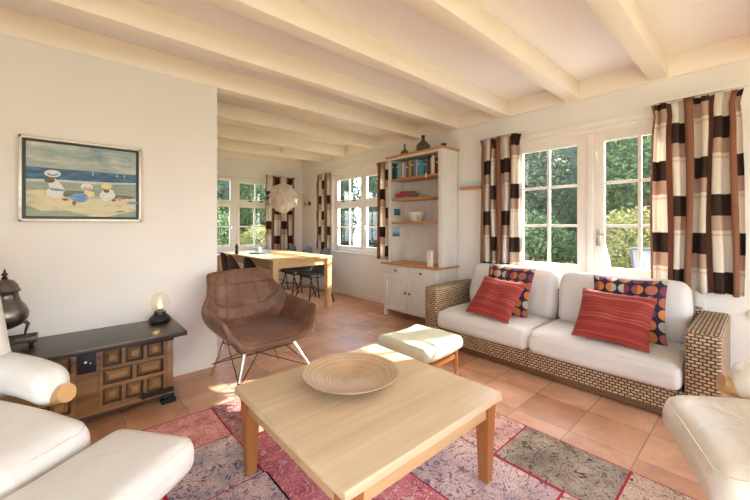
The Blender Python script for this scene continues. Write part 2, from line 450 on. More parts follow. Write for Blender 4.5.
# ------------------------------------------------------------------ the room
bm = B(); box(bm, XL-.3, XW+T, YB-.3, YD+T, -.12, 0); solo('floor', bm, M['tiles'], kind='structure', smooth=0)
bm = B(); box(bm, XL-.3, XW+T, YB-.3, YD+T, ZC, ZC+.15); solo('ceiling', bm, M['ceiling'], kind='structure', smooth=0)
def wall_x(x0, x1, y0, y1, holes):
    """wall across x with rectangular holes (ya, yb, za, zb) sorted along y"""
    bm = B(); y = y0
    for ya, yb, za, zb in holes:
        box(bm, x0, x1, y, ya, 0, ZC)
        if za > 0: box(bm, x0, x1, ya, yb, 0, za)
        box(bm, x0, x1, ya, yb, zb, ZC); y = yb
    box(bm, x0, x1, y, y1, 0, ZC); return bm
def wall_y(y0, y1, x0, x1, holes):
    bm = B(); x = x0
    for xa, xb, za, zb in holes:
        box(bm, x, xa, y0, y1, 0, ZC)
        if za > 0: box(bm, xa, xb, y0, y1, 0, za)
        box(bm, xa, xb, y0, y1, zb, ZC); x = xb
    box(bm, x, x1, y0, y1, 0, ZC); return bm
FD = (.30, 1.85, 0, 2.07)           # french doors
FW = (3.60, 5.20, .715, 2.08)       # far side window
DW = (1.30, 3.02, .715, 2.05)       # dining end window
solo('wall_right', wall_x(XW, XW+T, YB-.3, YD+T, [(-2.5, -1.0, 0, 2.07), FD, FW]), M['wall'], kind='structure', smooth=0)
solo('wall_far', wall_y(YD, YD+T, XL-.3, XW, [DW]), M['wall'], kind='structure', smooth=0)
solo('wall_left', wall_x(XL-.3, XL, YB-.3, YD, [(-2.0, .4, .45, 2.2)]), M['wall'], kind='structure', smooth=0)
bm = B(); box(bm, XL, .97, YP, YP+.13, 0, ZC); solo('wall_partition', bm, M['wall'], kind='structure', smooth=0)
solo('wall_rear', wall_y(YB-.3, YB, XL, XW, [(-1.2, 2.9, .0, 2.2)]), M['wall'], kind='structure', smooth=0)
# baseboards
bm = B(); box(bm, XL, .97, YP-.014, YP, 0, .075, .003); solo('baseboard_partition', bm, M['white'], kind='structure')
bm = B(); box(bm, XW-.012, XW, 1.86, YD, 0, .07, .003); solo('baseboard_right', bm, M['white'], kind='structure')
bm = B(); box(bm, XL, XW, YD-.012, YD, 0, .07, .003); solo('baseboard_far', bm, M['white'], kind='structure')
bm = B(); box(bm, XW-.012, XW, -.44, .29, 0, .07, .003); solo('baseboard_corner', bm, M['white'], kind='structure')
# ceiling timbers, painted cream
k = 1
def trim(bm, mat=None, smooth=35):
    global k
    o = solo('trim_%d' % k, bm, mat or M['beam'], kind='structure', smooth=smooth); k += 1; return o
for y0 in (-1.42, -.78, -.13, .515, 1.16, 1.85, 2.50, 3.96, 4.79, 5.56):
    bm = B(); box(bm, XL, XW-.005, y0, y0+.118, ZP+.01, ZC, .006); trim(bm)
bm = B(); box(bm, XL, XW-.005, YP-.008, YP+.138, ZP, ZC, .005); trim(bm)
bm = B(); box(bm, XW-.02, XW+.01, YB, YD, ZP, ZC, .004); trim(bm)
bm = B(); box(bm, XL, XW-.02, YD-.02, YD, ZP+.02, ZC, .004); trim(bm)

# ------------------------------------------------------------------ glazed doors and windows
def pane_bm(ax, pl, a0, a1, z0, z1):
    bm = B()
    if ax == 'x': box(bm, pl-.003, pl+.003, a0, a1, z0, z1)
    else: box(bm, a0, a1, pl-.003, pl+.003, z0, z1)
    return bm
def bx(bm, ax, p0, p1, a0, a1, z0, z1, bev=.004):
    if ax == 'x': box(bm, p0, p1, a0, a1, z0, z1, bev)
    else: box(bm, a0, a1, p0, p1, z0, z1, bev)
def sash(parent, name, ax, p, a0, a1, z0, z1, st, top, bot, cols, rows, th=.045, mun=.026):
    """frame of one sash with glazing bars; p = room-side face"""
    bm = B()
    bx(bm, ax, p, p+th, a0, a0+st, z0, z1); bx(bm, ax, p, p+th, a1-st, a1, z0, z1)
    bx(bm, ax, p+.001, p+th-.001, a0+st-.005, a1-st+.005, z0, z0+bot); bx(bm, ax, p+.001, p+th-.001, a0+st-.005, a1-st+.005, z1-top, z1)
    ga0, ga1, gz0, gz1 = a0+st, a1-st, z0+bot, z1-top
    for c in cols: bx(bm, ax, p+.008, p+th-.008, c-mun/2, c+mun/2, gz0-.004, gz1+.004)
    for r in rows: bx(bm, ax, p+.009, p+th-.009, ga0-.004, ga1+.004, r-mun/2, r+mun/2)
    fr = part(name, bm, M['white'], parent, world=True)
    cs = [ga0]+sorted(cols)+[ga1]; rs = [gz0]+sorted(rows)+[gz1]
    for i in range(len(cs)-1):
        for j in range(len(rs)-1):
            part('pane', pane_bm(ax, p+th/2, cs[i]-.004, cs[i+1]+.004, rs[j]-.004, rs[j+1]+.004), M['glass'], fr, world=True, smooth=0)
    return fr
def lever(parent, y, z, x=XW):
    bm = B(); box(bm, x-.008, x, y-.018, y+.018, z-.10, z+.045, .004)
    pl = part('handle_plate', bm, M['chrome'], parent, world=True)
    bm = B(); tube(bm, [(x-.004, y, z+.005), (x-.05, y, z+.005), (x-.055, y-.02, z+.005), (x-.055, y-.12, z)], .008)
    part('lever', bm, M['chrome'], pl, world=True)
d1 = thing('door_1', loc=(XW, 1.08, 0), kind='structure')
bm = B()
box(bm, XW-.012, XW+.10, FD[0], .355, 0, 2.07, .004); box(bm, XW-.012, XW+.10, 1.79, FD[1], 0, 2.07, .004)
box(bm, XW-.01, XW+.10, .34, 1.80, 2.025, 2.07, .004)
part('door_frame', bm, M['white'], d1, world=True)
sash(d1, 'door_leaf', 'x', XW+.002, 1.097, 1.79, .02, 2.025, .085, .075, .80, [1.445], [1.19, 1.572])
sash(d1, 'door_leaf', 'x', XW+.002, .355, 1.045, .02, 2.025, .085, .075, .80, [.705], [1.19, 1.575])
bm = B(); box(bm, XW-.014, XW+.03, 1.045, 1.097, .02, 2.03, .01); part('meeting_post', bm, M['white'], d1, world=True)
lever(d1, 1.005, 1.11)
bm = B(); tube(bm, [(XW-.004, 1.02, 1.86), (XW-.03, 1.02, 1.86), (XW-.035, 1.01, 1.80), (XW-.035, .995, 1.755)], .007)
part('latch', bm, M['white'], d1, world=True)
# unseen pair of doors added further along this wall to bring in daylight
d2 = thing('door_added', loc=(XW, -1.75, 0), kind='structure')
bm = B(); box(bm, XW, XW+.1, -2.5, -2.45, 0, 2.07); box(bm, XW, XW+.1, -1.05, -1.0, 0, 2.07); box(bm, XW, XW+.1, -2.46, -1.04, 2.02, 2.07)
part('door_frame', bm, M['white'], d2, world=True)
sash(d2, 'door_leaf', 'x', XW+.002, -2.45, -1.75, .02, 2.02, .085, .075, .80, [-2.10], [1.19, 1.572])
sash(d2, 'door_leaf', 'x', XW+.002, -1.745, -1.05, .02, 2.02, .085, .075, .80, [-1.40], [1.19, 1.572])
# lintel moulding / curtain rail over the doors
bm = B(); box(bm, XW-.055, XW-.001, .12, 2.16, 2.075, 2.125, .008); box(bm, XW-.03, XW-.001, .12, 2.16, 2.035, 2.076, .006); trim(bm, M['white'])

# far side window (same wall)
w1 = thing('window_1', loc=(XW, 4.40, FW[2]), kind='structure')
def window_x(w, pf, y0, y1, z0, z1, posts, tz):
    bm = B()
    box(bm, pf, pf+.08, y0, y0+.05, z0, z1, .004); box(bm, pf, pf+.08, y1-.05, y1, z0, z1, .004)
    box(bm, pf+.001, pf+.079, y0+.04, y1-.04, z0, z0+.05, .004); box(bm, pf+.001, pf+.079, y0+.04, y1-.04, z1-.05, z1, .004)
    for p in posts: box(bm, pf+.002, pf+.078, p-.025, p+.025, z0+.04, z1-.04, .004)
    box(bm, pf+.003, pf+.077, y0+.04, y1-.04, tz-.025, tz+.025, .004)
    part('window_frame', bm, M['white'], w, world=True)
window_x(w1, XW+.05, FW[0], FW[1], FW[2]+.02, FW[3], [4.38], 1.56)
for a0, a1 in ((3.65, 4.355), (4.405, 5.15)):
    sash(w1, 'casement', 'x', XW+.045, a0, a1, .785, 1.535, .045, .045, .05, [(a0+a1)/2], [1.16], .045)
    sash(w1, 'top_light', 'x', XW+.045, a0, a1, 1.585, 2.03, .045, .045, .045, [(a0+a1)/2], [], .045)
bm = B(); box(bm, XW-.035, XW+.06, FW[0]-.04, FW[1]+.05, FW[2]-.005, FW[2]+.02, .006); part('window_sill', bm, M['white'], w1, world=True)
bm = B(); box(bm, XW-.012, XW, FW[0]-.03, FW[1]+.03, FW[3], FW[3]+.035, .004); box(bm, XW-.012, XW, FW[1], FW[1]+.03, FW[2]+.02, FW[3]+.01, .004)
part('architrave', bm, M['white'], w1, world=True)
for y in (4.62, 4.92):
    bm = B(); box(bm, XW+.03, XW+.044, y-.05, y+.05, 1.60, 1.612, .002); box(bm, XW+.032, XW+.044, y-.01, y+.01, 1.595, 1.625, .002); part('stay', bm, M['blackmetal'], w1, world=True)
bm = B(); box(bm, XW+.03, XW+.045, 4.32, 4.34, 1.10, 1.18, .003); tube(bm, [(XW+.035, 4.33, 1.16), (XW+.01, 4.33, 1.165), (XW+.008, 4.33, 1.24)], .006); part('handle', bm, M['chrome'], w1, world=True)

# dining end window
w2 = thing('window_2', loc=(2.16, YD, DW[2]), kind='structure')
bm = B(); y = YD+.04; z0, z1 = DW[2]+.02, DW[3]
box(bm, DW[0], DW[0]+.05, y, y+.08, z0, z1, .004); box(bm, DW[1]-.05, DW[1], y, y+.08, z0, z1, .004)
box(bm, DW[0]+.04, DW[1]-.04, y+.001, y+.079, z0, z0+.05, .004); box(bm, DW[0]+.04, DW[1]-.04, y+.001, y+.079, z1-.05, z1, .004)
box(bm, 2.235, 2.30, y+.002, y+.078, z0+.04, z1-.04, .004); box(bm, DW[0]+.04, DW[1]-.04, y+.003, y+.077, 1.56, 1.61, .004)
part('window_frame', bm, M['white'], w2, world=True)
for a0, a1 in ((1.35, 2.235), (2.30, 2.97)):
    sash(w2, 'casement', 'y', YD+.035, a0, a1, .785, 1.56, .055, .045, .05, [(a0+a1)/2], [1.165])
sash(w2, 'top_light', 'y', YD+.035, 2.30, 2.97, 1.61, 2.00, .055, .045, .045, [2.65], [])
sash(w2, 'top_light', 'y', YD+.005, 1.72, 2.24, 1.585, 2.03, .06, .05, .05, [], [])
sash(w2, 'top_light', 'y', YD+.035, 1.35, 1.73, 1.61, 2.00, .05, .045, .045, [], [])
bm = B(); box(bm, DW[0]-.04, DW[1]+.04, YD-.05, YD+.05, DW[2]-.01, DW[2]+.02, .006); part('window_sill', bm, M['white'], w2, world=True)
bm = B(); box(bm, DW[0]-.03, DW[1]+.03, YD-.012, YD, DW[3], DW[3]+.045, .004); part('architrave', bm, M['white'], w2, world=True)
for x in (2.55, 2.76):
    bm = B(); box(bm, x-.05, x+.05, YD+.02, YD+.034, 1.625, 1.637, .002); box(bm, x-.01, x+.01, YD+.022, YD+.034, 1.615, 1.65, .002); part('stay', bm, M['blackmetal'], w2, world=True)
bm = B(); box(bm, 2.19, 2.205, YD+.015, YD+.034, 1.10, 1.18, .003); part('handle', bm, M['chrome'], w2, world=True)
# glazed rear opening behind the camera, added to brighten the room
w3 = thing('window_added_rear', loc=(.85, YB, 0), kind='structure')
bm = B()
for x in (-1.2, .15, 1.5, 2.83): box(bm, x, x+.07, YB-.12, YB-.04, 0, 2.2, .004)
box(bm, -1.2, 2.9, YB-.119, YB-.041, 2.13, 2.2, .004); box(bm, -1.2, 2.9, YB-.119, YB-.041, 0, .08, .004)
part('window_frame', bm, M['white'], w3, world=True)
for x in (-1.13, .22, 1.57): part('pane', pane_bm('y', YB-.08, x, x+1.28, .08, 2.13), M['glass'], w3, world=True, smooth=0)

w4 = thing('window_added_left', loc=(XL, -.2, .45), kind='structure')  # out-of-view window added in the left wall for extra daylight
bm = B()
for y in (-2.0, -.83, .33): box(bm, XL-.12, XL-.04, y, y+.07, .45, 2.2, .004)
box(bm, XL-.119, XL-.041, -2.0, .4, 2.13, 2.2, .004); box(bm, XL-.119, XL-.041, -2.0, .4, .45, .52, .004)
part('window_frame', bm, M['white'], w4, world=True)
for y in (-1.93, -.78): part('pane', pane_bm('x', XL-.08, y, y+1.12, .52, 2.13), M['glass'], w4, world=True, smooth=0)

# ------------------------------------------------------------------ curtains
def curtain(label, ax, a0, a1, pl, z0, z1, cloth, phase=0.0, depth=.035, nf=None, seed=0, room=-1, flip=False, dark_at=0):
    """pleated cloth between a0 and a1; cloth = unfolded width; phase shifts the pattern"""
    nf = nf or max(2, round(cloth/.12)); nu = nf*14; nv = 30
    R_ = random.Random(seed); amp = [R_.uniform(.7, 1.25) for _ in range(nf+2)]; wid = [R_.uniform(.75, 1.3) for _ in range(nf)]
    tot = sum(wid); cum = [0]
    for w in wid: cum.append(cum[-1]+w/tot)
    bm = B(); uvl = bm.loops.layers.uv.verify(); g = []
    L = a1-a0
    for j in range(nv+1):
        fz = j/nv; z = z0 + (z1-z0)*fz; row = []
        head = max(0, (z-(z1-.10))/.10)
        for i in range(nu+1):
            t = i/nu; q = t*nf; fi = min(nf-1, int(q)); lf = q-fi
            u = cum[fi] + (cum[fi+1]-cum[fi])*(lf - .11*math.sin(4*PI*lf)/1.0)
            off = depth*amp[fi]*math.sin(2*PI*lf)*(1-.35*fz)
            off += .006*math.sin(2*PI*(t*nf*2.7)+seed)*(1-fz) + .010*head*math.sin(2*PI*t*nf*3)
            sw = 1 + .02*math.sin(fz*3+seed) - .05*max(0, 1-abs(z-(z1-.09))/.12) + .03*head
            a = (a0+a1)/2 + (u-.5)*L*sw + .008*math.sin(fz*5+u*9+seed)
            zz = z + (.006*math.sin(u*20+seed) if j in (0, nv) else 0)
            row.append((bm.verts.new((pl+off*1.0, a, zz) if ax == 'x' else (a, pl+off, zz)), t))
        g.append(row)
    for j in range(nv):
        for i in range(nu):
            ks = [(j, i), (j, i+1), (j+1, i+1), (j+1, i)]
            f = bm.faces.new([g[a][b][0] for a, b in ks])
            for lp, (a, b) in zip(f.loops, ks):
                t = g[a][b][1]; t = 1-t if flip else t
                lp[uvl].uv = (t*cloth+phase+20, z0+(z1-z0)*a/nv - dark_at + 11.2)
    loc = (pl, (a0+a1)/2, z0) if ax == 'x' else ((a0+a1)/2, pl, z0)
    o = solo('curtain', bm, M['curtain'], label, 'curtain', loc, group='checked curtains', smooth=180)
    s = o.modifiers.new('thickness', 'SOLIDIFY'); s.thickness = .002
    return o
# dark band: top third of the pattern period; dark_at shifts it so that a dark band ends there
curtain('brown and cream checked curtain at the right of the glazed doors', 'x', .095, .61, 3.515, .70, 2.15, .80, .0, .042, seed=3, flip=True, dark_at=1.42)
curtain('brown and cream checked curtain between the wall lamp and the glazed doors', 'x', 1.70, 2.13, 3.52, .70, 2.15, .70, .05, .036, seed=5, flip=False, dark_at=1.35)
curtain('checked curtain at the left of the side window, behind the dining chairs', 'x', 5.17, 5.60, 3.53, .74, 2.13, .60, .0, .025, seed=8, dark_at=1.45)
curtain('narrow checked curtain between the side window and the tall shelf cabinet', 'x', 3.56, 3.90, 3.53, .69, 2.135, .48, .1, .025, seed=11, dark_at=1.45)
curtain('checked curtain at the right of the end window, behind the globe lamp', 'y', 2.80, 3.38, 6.20, .72, 2.13, .75, .0, .028, seed=14, dark_at=1.55)
for lab, a, b in (('white curtain rail above the right curtain of the glazed doors', .08, .65), ('white curtain rail above the left curtain of the glazed doors', 1.64, 2.14),):
    bm = B(); box(bm, 3.50, 3.53, a, b, 2.162, 2.178, .003); box(bm, 3.53, XW, (a+b)/2-.01, (a+b)/2+.01, 2.164, 2.176, .002)
    solo('curtain_rail', bm, M['white'], lab, 'curtain rail', (3.515, (a+b)/2, 2.16))
bm = B(); box(bm, 3.52, 3.545, 3.52, 5.62, 2.15, 2.165, .003)
for y in (3.9, 5.3): box(bm, 3.54, XW, y-.01, y+.01, 2.152, 2.163, .002)
solo('curtain_rail', bm, M['white'], 'white curtain rail above the side window', 'curtain rail', (3.53, 4.5, 2.15))
bm = B(); box(bm, 1.0, 3.42, 6.19, 6.215, 2.14, 2.155, .003)
for x in (1.6, 3.1): box(bm, x-.01, x+.01, 6.21, YD, 2.142, 2.153, .002)
solo('curtain_rail', bm, M['white'], 'white curtain rail above the end window behind the dining table', 'curtain rail', (2.2, 6.2, 2.14))

# ------------------------------------------------------------------ rug
RUG = {}
def rm(nm, *a, **kw):
    RUG[nm] = rug_mat('rug_'+nm, *a, **kw); return nm
PK = rm('pink', (0.524, 0.171, 0.183), (0.744, 0.402, 0.378), (0.256, 0.073, 0.097), .7, 1, 1)
SR = rm('strongpink', (0.451, 0.085, 0.128), (0.695, 0.244, 0.280), (0.768, 0.561, 0.524), .8, 1.2, 2)
LB = rm('lilacblue', (.24, .25, .36), (.68, .54, .52), (.09, .08, .15), .95, 1, 3)
MR = rm('maroon', (0.171, 0.055, 0.067), (0.451, 0.232, 0.219), (0.683, 0.500, 0.451), .8, 1.2, 4)
LL = rm('palelilac', (.46, .34, .38), (.74, .57, .54), (.17, .14, .22), 1.0, 1, 5)
PP = rm('palepink', (0.598, 0.354, 0.341), (0.800, 0.573, 0.524), (0.195, 0.110, 0.122), 1.0, .9, 6)
GB = rm('greybrown', (0.256, 0.207, 0.177), (0.476, 0.402, 0.341), (0.085, 0.049, 0.046), 1.0, 1, 7)
BG = rm('beigepink', (0.573, 0.402, 0.329), (0.695, 0.524, 0.427), (0.158, 0.097, 0.085), 1.0, 1, 8)
order = [PK, SR, LB, MR, LL, PP, GB, BG]
patches = [
 (.33, .71, 2.02, 2.40, PK), (.71, 1.24, 1.92, 2.40, MR), (1.24, 1.70, 1.95, 2.40, PP), (1.70, 2.04, 1.60, 2.40, LB),
 (.33, .715, 1.61, 2.02, LB), (.715, 1.24, 1.15, 1.92, SR), (1.24, 1.70, 1.48, 1.95, GB),
 (.33, .735, .90, 1.61, LL), (.735, 1.24, .35, 1.15, SR), (1.24, 1.655, .60, 1.16, LL), (1.24, 1.655, 1.16, 1.48, LL), (1.655, 2.04, .94, 1.60, PP),
 (1.665, 2.04, .43, .94, GB), (1.24, 1.665, -.1, .60, PP), (1.665, 2.04, -.1, .43, BG), (.33, .735, -.1, .90, PK), (.735, 1.24, -.1, .35, GB)]
bm = B(); box(bm, .32, 2.05, -.11, 2.41, .0005, .0055, mi=8)
for x0, x1, y0, y1, nm in patches:
    g = .0055; x1 = 2.044 if x1 == 2.04 else x1
    box(bm, x0+g, x1-g, y0+g, y1-g, .005, .0085, mi=order.index(nm))
solo('patchwork_rug', bm, [RUG[n] for n in order]+[plain('rug_red_seam', (.42, .012, .045), .9)],
     'faded pink, lilac and grey patchwork rug with red seams on the tiles', 'rug', (1.18, 1.15, 0), smooth=0)

# ------------------------------------------------------------------ coffee table
ct = thing('coffee_table', 'square pale wood coffee table with tapered orange-brown legs on the patchwork rug', 'coffee table', (1.065, 1.26, .0085))
bm = B(); box(bm, .61, 1.52, .815, 1.705, .385, .42, .004); part('tabletop', bm, M['maple'], ct, world=True)
for (x, y, sx, sy) in ((.63, .835, 1, 1), (1.50, .835, -1, 1), (.63, 1.685, 1, -1), (1.50, 1.685, -1, -1)):
    bm = B(); a, b = .072, .046; o = .012
    lo = [(x+sx*o, y+sy*o), (x+sx*(o+b), y+sy*o), (x+sx*(o+b), y+sy*(o+b)), (x+sx*o, y+sy*(o+b))]
    hi = [(x, y), (x+sx*a, y), (x+sx*a, y+sy*a), (x, y+sy*a)]
    v0 = [bm.verts.new((p[0], p[1], .0085)) for p in lo]; v1 = [bm.verts.new((p[0], p[1], .385)) for p in hi]
    for i in range(4): bm.faces.new((v0[i], v0[(i+1) % 4], v1[(i+1) % 4], v1[i]))
    bm.faces.new(v0[::-1]); bm.faces.new(v1); bmesh.ops.recalc_face_normals(bm, faces=bm.faces[:])
    bmesh.ops.bevel(bm, geom=bm.edges[:], offset=.003, segments=2, affect='EDGES')
    part('leg', bm, M['legwood'], ct, world=True)
for a in ((.70, 1.43, .845, .865), (.70, 1.43, 1.655, 1.675), (.64, .66, .905, 1.615), (1.47, 1.49, .905, 1.615)):
    bm = B(); box(bm, a[0], a[1], a[2], a[3], .315, .385, .002); part('apron', bm, M['maple_edge'], ct, world=True)
# bowl
bm = B()
lathe(bm, [(0, .0), (.07, .0), (.09, .004), (.16, .020), (.215, .040), (.237, .052), (.238, .058), (.232, .058), (.21, .047), (.16, .029), (.10, .016), (.05, .012), (0, .011)], seg=64)
solo('bowl', bm, M['bamboo'], 'wide shallow coiled bamboo bowl on the coffee table', 'bowl', (1.06, 1.37, .42), local=True, smooth=60)

# ------------------------------------------------------------------ sofa
SX0, SX1 = 2.72, 3.485
sf = thing('sofa', 'two-seat woven rattan sofa with white cushions in front of the glazed doors', 'sofa', (3.1, 1.24, 0))
def rbox(bm, x0, x1, y0, y1, z0, z1, r=.02, n=6):
    soft(bm, (x1-x0, y1-y0, z1-z0), r, ((x0+x1)/2, (y0+y1)/2, (z0+z1)/2), n=n, uv=True, nr=2)
for y0, y1 in ((2.15, 2.30), (.162, .318)):
    bm = B(); rbox(bm, SX0, SX1, y0, y1, .03, .578); part('arm', bm, M['rattan'], sf, world=True)
bm = B(); rbox(bm, SX0+.045, SX0+.10, .30, 2.17, .055, .20, .012); part('front_rail', bm, M['rattan'], sf, world=True)
bm = B(); rbox(bm, SX1-.06, SX1, .30, 2.17, .055, .60, .02); part('back_panel', bm, M['rattan'], sf, world=True)
bm = B(); box(bm, SX0+.10, SX1-.05, .30, 2.17, .12, .20); part('seat_deck', bm, M['darkwood'], sf, world=True)
bm = B(); box(bm, SX0+.06, SX0+.09, .31, 2.16, .012, .056, .003); box(bm, SX1-.05, SX1-.02, .31, 2.16, .012, .056, .003)
part('plinth', bm, M['darkwood'], sf, world=True)
for x in (SX0+.06, SX1-.08):
    for y in (.20, 2.24):
        bm = B(); box(bm, x-.02, x+.03, y-.02, y+.02, 0, .035, .003); part('foot', bm, M['darkwood'], sf, world=True)
def piping(pts, mat, par, r=.004):
    bm = B(); tube(bm, pts, r, 6); part('piping', bm, mat, par, world=True)
for y0, y1, sd in ((1.255, 2.145, 1), (.325, 1.25, 2)):
    def f(p):
        if p.z > 0: p.z -= .035*max(0, (-p.x-.15)/.25)**2
        return p
    bm = B(); soft(bm, (.66, y1-y0, .165), .05, (SX0+.31, (y0+y1)/2, .285), .022, 10, wr=.006, seed=sd, fn=f)
    c = part('seat_cushion', bm, M['linen'], sf, world=True, smooth=60)
    part('piping', seam((.66, y1-y0, .165), .05, (SX0+.31, (y0+y1)/2, .285), None, f, .004), M['linen'], c, world=True)
for y0, y1, sd in ((1.235, 2.10, 3), (.335, 1.215, 4)):
    bm = B(); soft(bm, (.17, y1-y0, .44), .07, (3.30, (y0+y1)/2, .565), 0, 9, RY(.22), wr=.016, seed=sd,
                   fn=lambda p: Vector((p.x*(1-.25*max(0, p.z/.22)) - .02*(1-(p.z/.22)**2 if abs(p.z) < .22 else 0), p.y*(1-.03*max(0, p.z/.22)), p.z+.012*(1-(p.y/.43)**2))))
    part('back_cushion', bm, M['linen'], sf, world=True, smooth=60)
# scatter cushions (standing in the yz plane, leaning on the back)
def scatter(nm, label, c, w, h, t, yaw, lean, roll, mat, sd):
    bm = B()
    rot = RZ(yaw) @ RX(-lean) @ RY(roll)
    pillow(bm, w, h, t, (0, 0, 0), rot, seed=sd)
    zmin = min(v.co.z for v in bm.verts)
    solo(nm, bm, mat, label, 'cushion', (c[0], c[1], c[2]), local=True, smooth=60)
HP = PI/2
scatter('throw_cushion', 'dark throw cushion with coloured dots at the left end of the sofa', (3.09, 1.61, .59), .46, .46, .11, -HP, .33, .03, M['dots'], 1)
scatter('throw_cushion', 'red striped throw cushion leaning at the left end of the sofa', (2.90, 1.62, .54), .44, .42, .12, -HP-.04, .74, .06, M['stripes'], 2)
scatter('throw_cushion', 'dark throw cushion with coloured dots at the right end of the sofa', (3.09, .675, .585), .46, .46, .11, -HP+.05, .33, -.02, M['dots'], 3)
scatter('throw_cushion', 'red striped throw cushion leaning at the right end of the sofa', (2.90, .72, .545), .46, .40, .12, -HP+.03, .64, .03, M['stripes'], 4)

# ------------------------------------------------------------------ footstool
st = thing('footstool', 'small footstool with sage green padded top between coffee table and sofa', 'footstool', (1.95, 1.69, .0085), .03)
bm = B()
soft(bm, (.46, .47, .085), .04, (0, 0, .318), .012, 8, wr=.01, seed=9, fn=lambda p: Vector((p.x, p.y, p.z + .025*(p.x/.23)**2*(1 if p.z > 0 else .6))))
part('seat_pad', bm, M['stooltop'], st, smooth=60)
for x in (-.18, .18):
    for y in (-.18, .18):
        bm = B(); tube(bm, [(x*1.05, y*1.05, 0.0 if x < 0 else -.0085), (x, y, .28)], [.013, .019], 12); part('leg', bm, M['legwood'], st)
for y in (-.18, .18):
    bm = B(); box(bm, -.17, .17, y-.011, y+.011, .215, .255, .004); part('rail', bm, M['legwood'], st)
for x in (-.18, .18):
    bm = B(); box(bm, x-.011, x+.011, -.17, .17, .235, .272, .004); part('rail', bm, M['legwood'], st)

# ------------------------------------------------------------------ shell chairs
def interp(tab, v):
    for (a, ra), (b, rb) in zip(tab, tab[1:]):
        if v <= b:
            t = (v-a)/(b-a); t = t*t*(3-2*t)
            return [x+(y-x)*t for x, y in zip(ra, rb)]
    return tab[-1][1]
def shell(bm, tab, nu=28, nv=34, thick=.03, pw=2.2, wr=0):
    """tab: v -> (y, z, halfwidth, side rise, side forward); front lip at v=0, back top at v=1, faces -y"""
    uvl = bm.loops.layers.uv.verify()
    P = []
    for j in range(nv+1):
        v = j/nv; y, z, w, h, fw = interp(tab, v); row = []
        for i in range(nu+1):
            u = -1+2*i/nu; a = abs(u)**pw
            x = w*math.sin(u*1.35)/math.sin(1.35)
            p = Vector((x, y-fw*a, z+h*a))
            if wr: p += Vector((0, 0, 1))*noise.noise(p*9)*wr
            row.append(p)
        P.append(row)
    N = [[None]*(nu+1) for _ in range(nv+1)]
    for j in range(nv+1):
        for i in range(nu+1):
            du = P[j][min(i+1, nu)]-P[j][max(i-1, 0)]; dv = P[min(j+1, nv)][i]-P[max(j-1, 0)][i]
            N[j][i] = du.cross(dv).normalized()
    top, bot = [], []
    for j in range(nv+1):
        rt, rb = [], []
        for i in range(nu+1):
            eu = min(i, nu-i)/3; ev = min(j, nv-j)/3; e = min(1, eu, ev); e = math.sqrt(max(0, 1-(1-e)**2))
            rt.append(bm.verts.new(P[j][i]+N[j][i]*thick/2*(.35+.65*e))); rb.append(bm.verts.new(P[j][i]-N[j][i]*thick/2*(.35+.65*e)))
        top.append(rt); bot.append(rb)
    def F(vs, uvs):
        f = bm.faces.new(vs)
        for lp, q in zip(f.loops, uvs): lp[uvl].uv = q
    for j in range(nv):
        for i in range(nu):
            q = [(i/nu, j/nv), ((i+1)/nu, j/nv), ((i+1)/nu, (j+1)/nv), (i/nu, (j+1)/nv)]
            F((top[j][i], top[j][i+1], top[j+1][i+1], top[j+1][i]), q)
            F((bot[j+1][i], bot[j+1][i+1], bot[j][i+1], bot[j][i]), [q[3], q[2], q[1], q[0]])
    for i in range(nu):
        F((bot[0][i], bot[0][i+1], top[0][i+1], top[0][i]), [(i/nu, 0)]*4)
        F((top[nv][i], top[nv][i+1], bot[nv][i+1], bot[nv][i]), [(i/nu, 1)]*4)
    for j in range(nv):
        F((top[j][0], top[j+1][0], bot[j+1][0], bot[j][0]), [(0, j/nv)]*4)
        F((bot[j][nu], bot[j+1][nu], top[j+1][nu], top[j][nu]), [(1, j/nv)]*4)
    bmesh.ops.recalc_face_normals(bm, faces=bm.faces[:])

def suede():
    m, nt, b, o = newmat('brown_suede')
    v = coords(nt)
    n = nd(nt, 'ShaderNodeTexNoise', i_Scale=7.0, i_Detail=6, i_Roughness=.65, i_Distortion=.8); nt.links.new(v, n.inputs['Vector'])
    nt.links.new(ramp(nt, n.outputs[0], [(.28, (.075, .025, .011)), (.5, (.135, .053, .026)), (.72, (.24, .115, .066))]), b.inputs['Base Color'])
    b.inputs['Roughness'].default_value = .5; b.inputs['Sheen Weight'].default_value = .08
    tc = nd(nt, 'ShaderNodeTexCoord'); sp = nd(nt, 'ShaderNodeSeparateXYZ'); nt.links.new(tc.outputs['UV'], sp.inputs[0])
    def groove(s, pos, w):
        d = math_(nt, 'ABSOLUTE', math_(nt, 'SUBTRACT', s, pos)); return math_(nt, 'MINIMUM', math_(nt, 'DIVIDE', d, w), 1.0)
    h = groove(sp.outputs[1], .69, .012)
    h = math_(nt, 'MINIMUM', h, groove(sp.outputs[1], .86, .012))
    back = math_(nt, 'GREATER_THAN', sp.outputs[1], .5)
    for uu in (.33, .67):
        g = math_(nt, 'MAXIMUM', groove(sp.outputs[0], uu, .01), math_(nt, 'SUBTRACT', 1.0, back)); h = math_(nt, 'MINIMUM', h, g)
    h = math_(nt, 'ADD', h, math_(nt, 'MULTIPLY', n.outputs[0], .5))
    bump(nt, b, h, .55, .010)
    return m
M['suede'] = suede()
ac = thing('armchair', 'brown suede bucket armchair on splayed metal legs beside the coffee table', 'armchair', (1.095, 2.57, 0), math.radians(3))
bm = B()
tab = [(0, (-.32, .365, .27, .0, .0)), (.10, (-.31, .375, .32, .085, .0)), (.17, (-.26, .375, .36, .20, .0)), (.32, (-.05, .36, .36, .235, .0)), (.48, (.15, .365, .345, .24, .0)),
       (.60, (.235, .45, .318, .185, .06)), (.74, (.29, .58, .285, .10, .09)), (.88, (.335, .72, .262, .02, .07)), (1, (.365, .83, .25, -.012, .04))]
shell(bm, tab, 32, 40, .045, 2.6, .006)
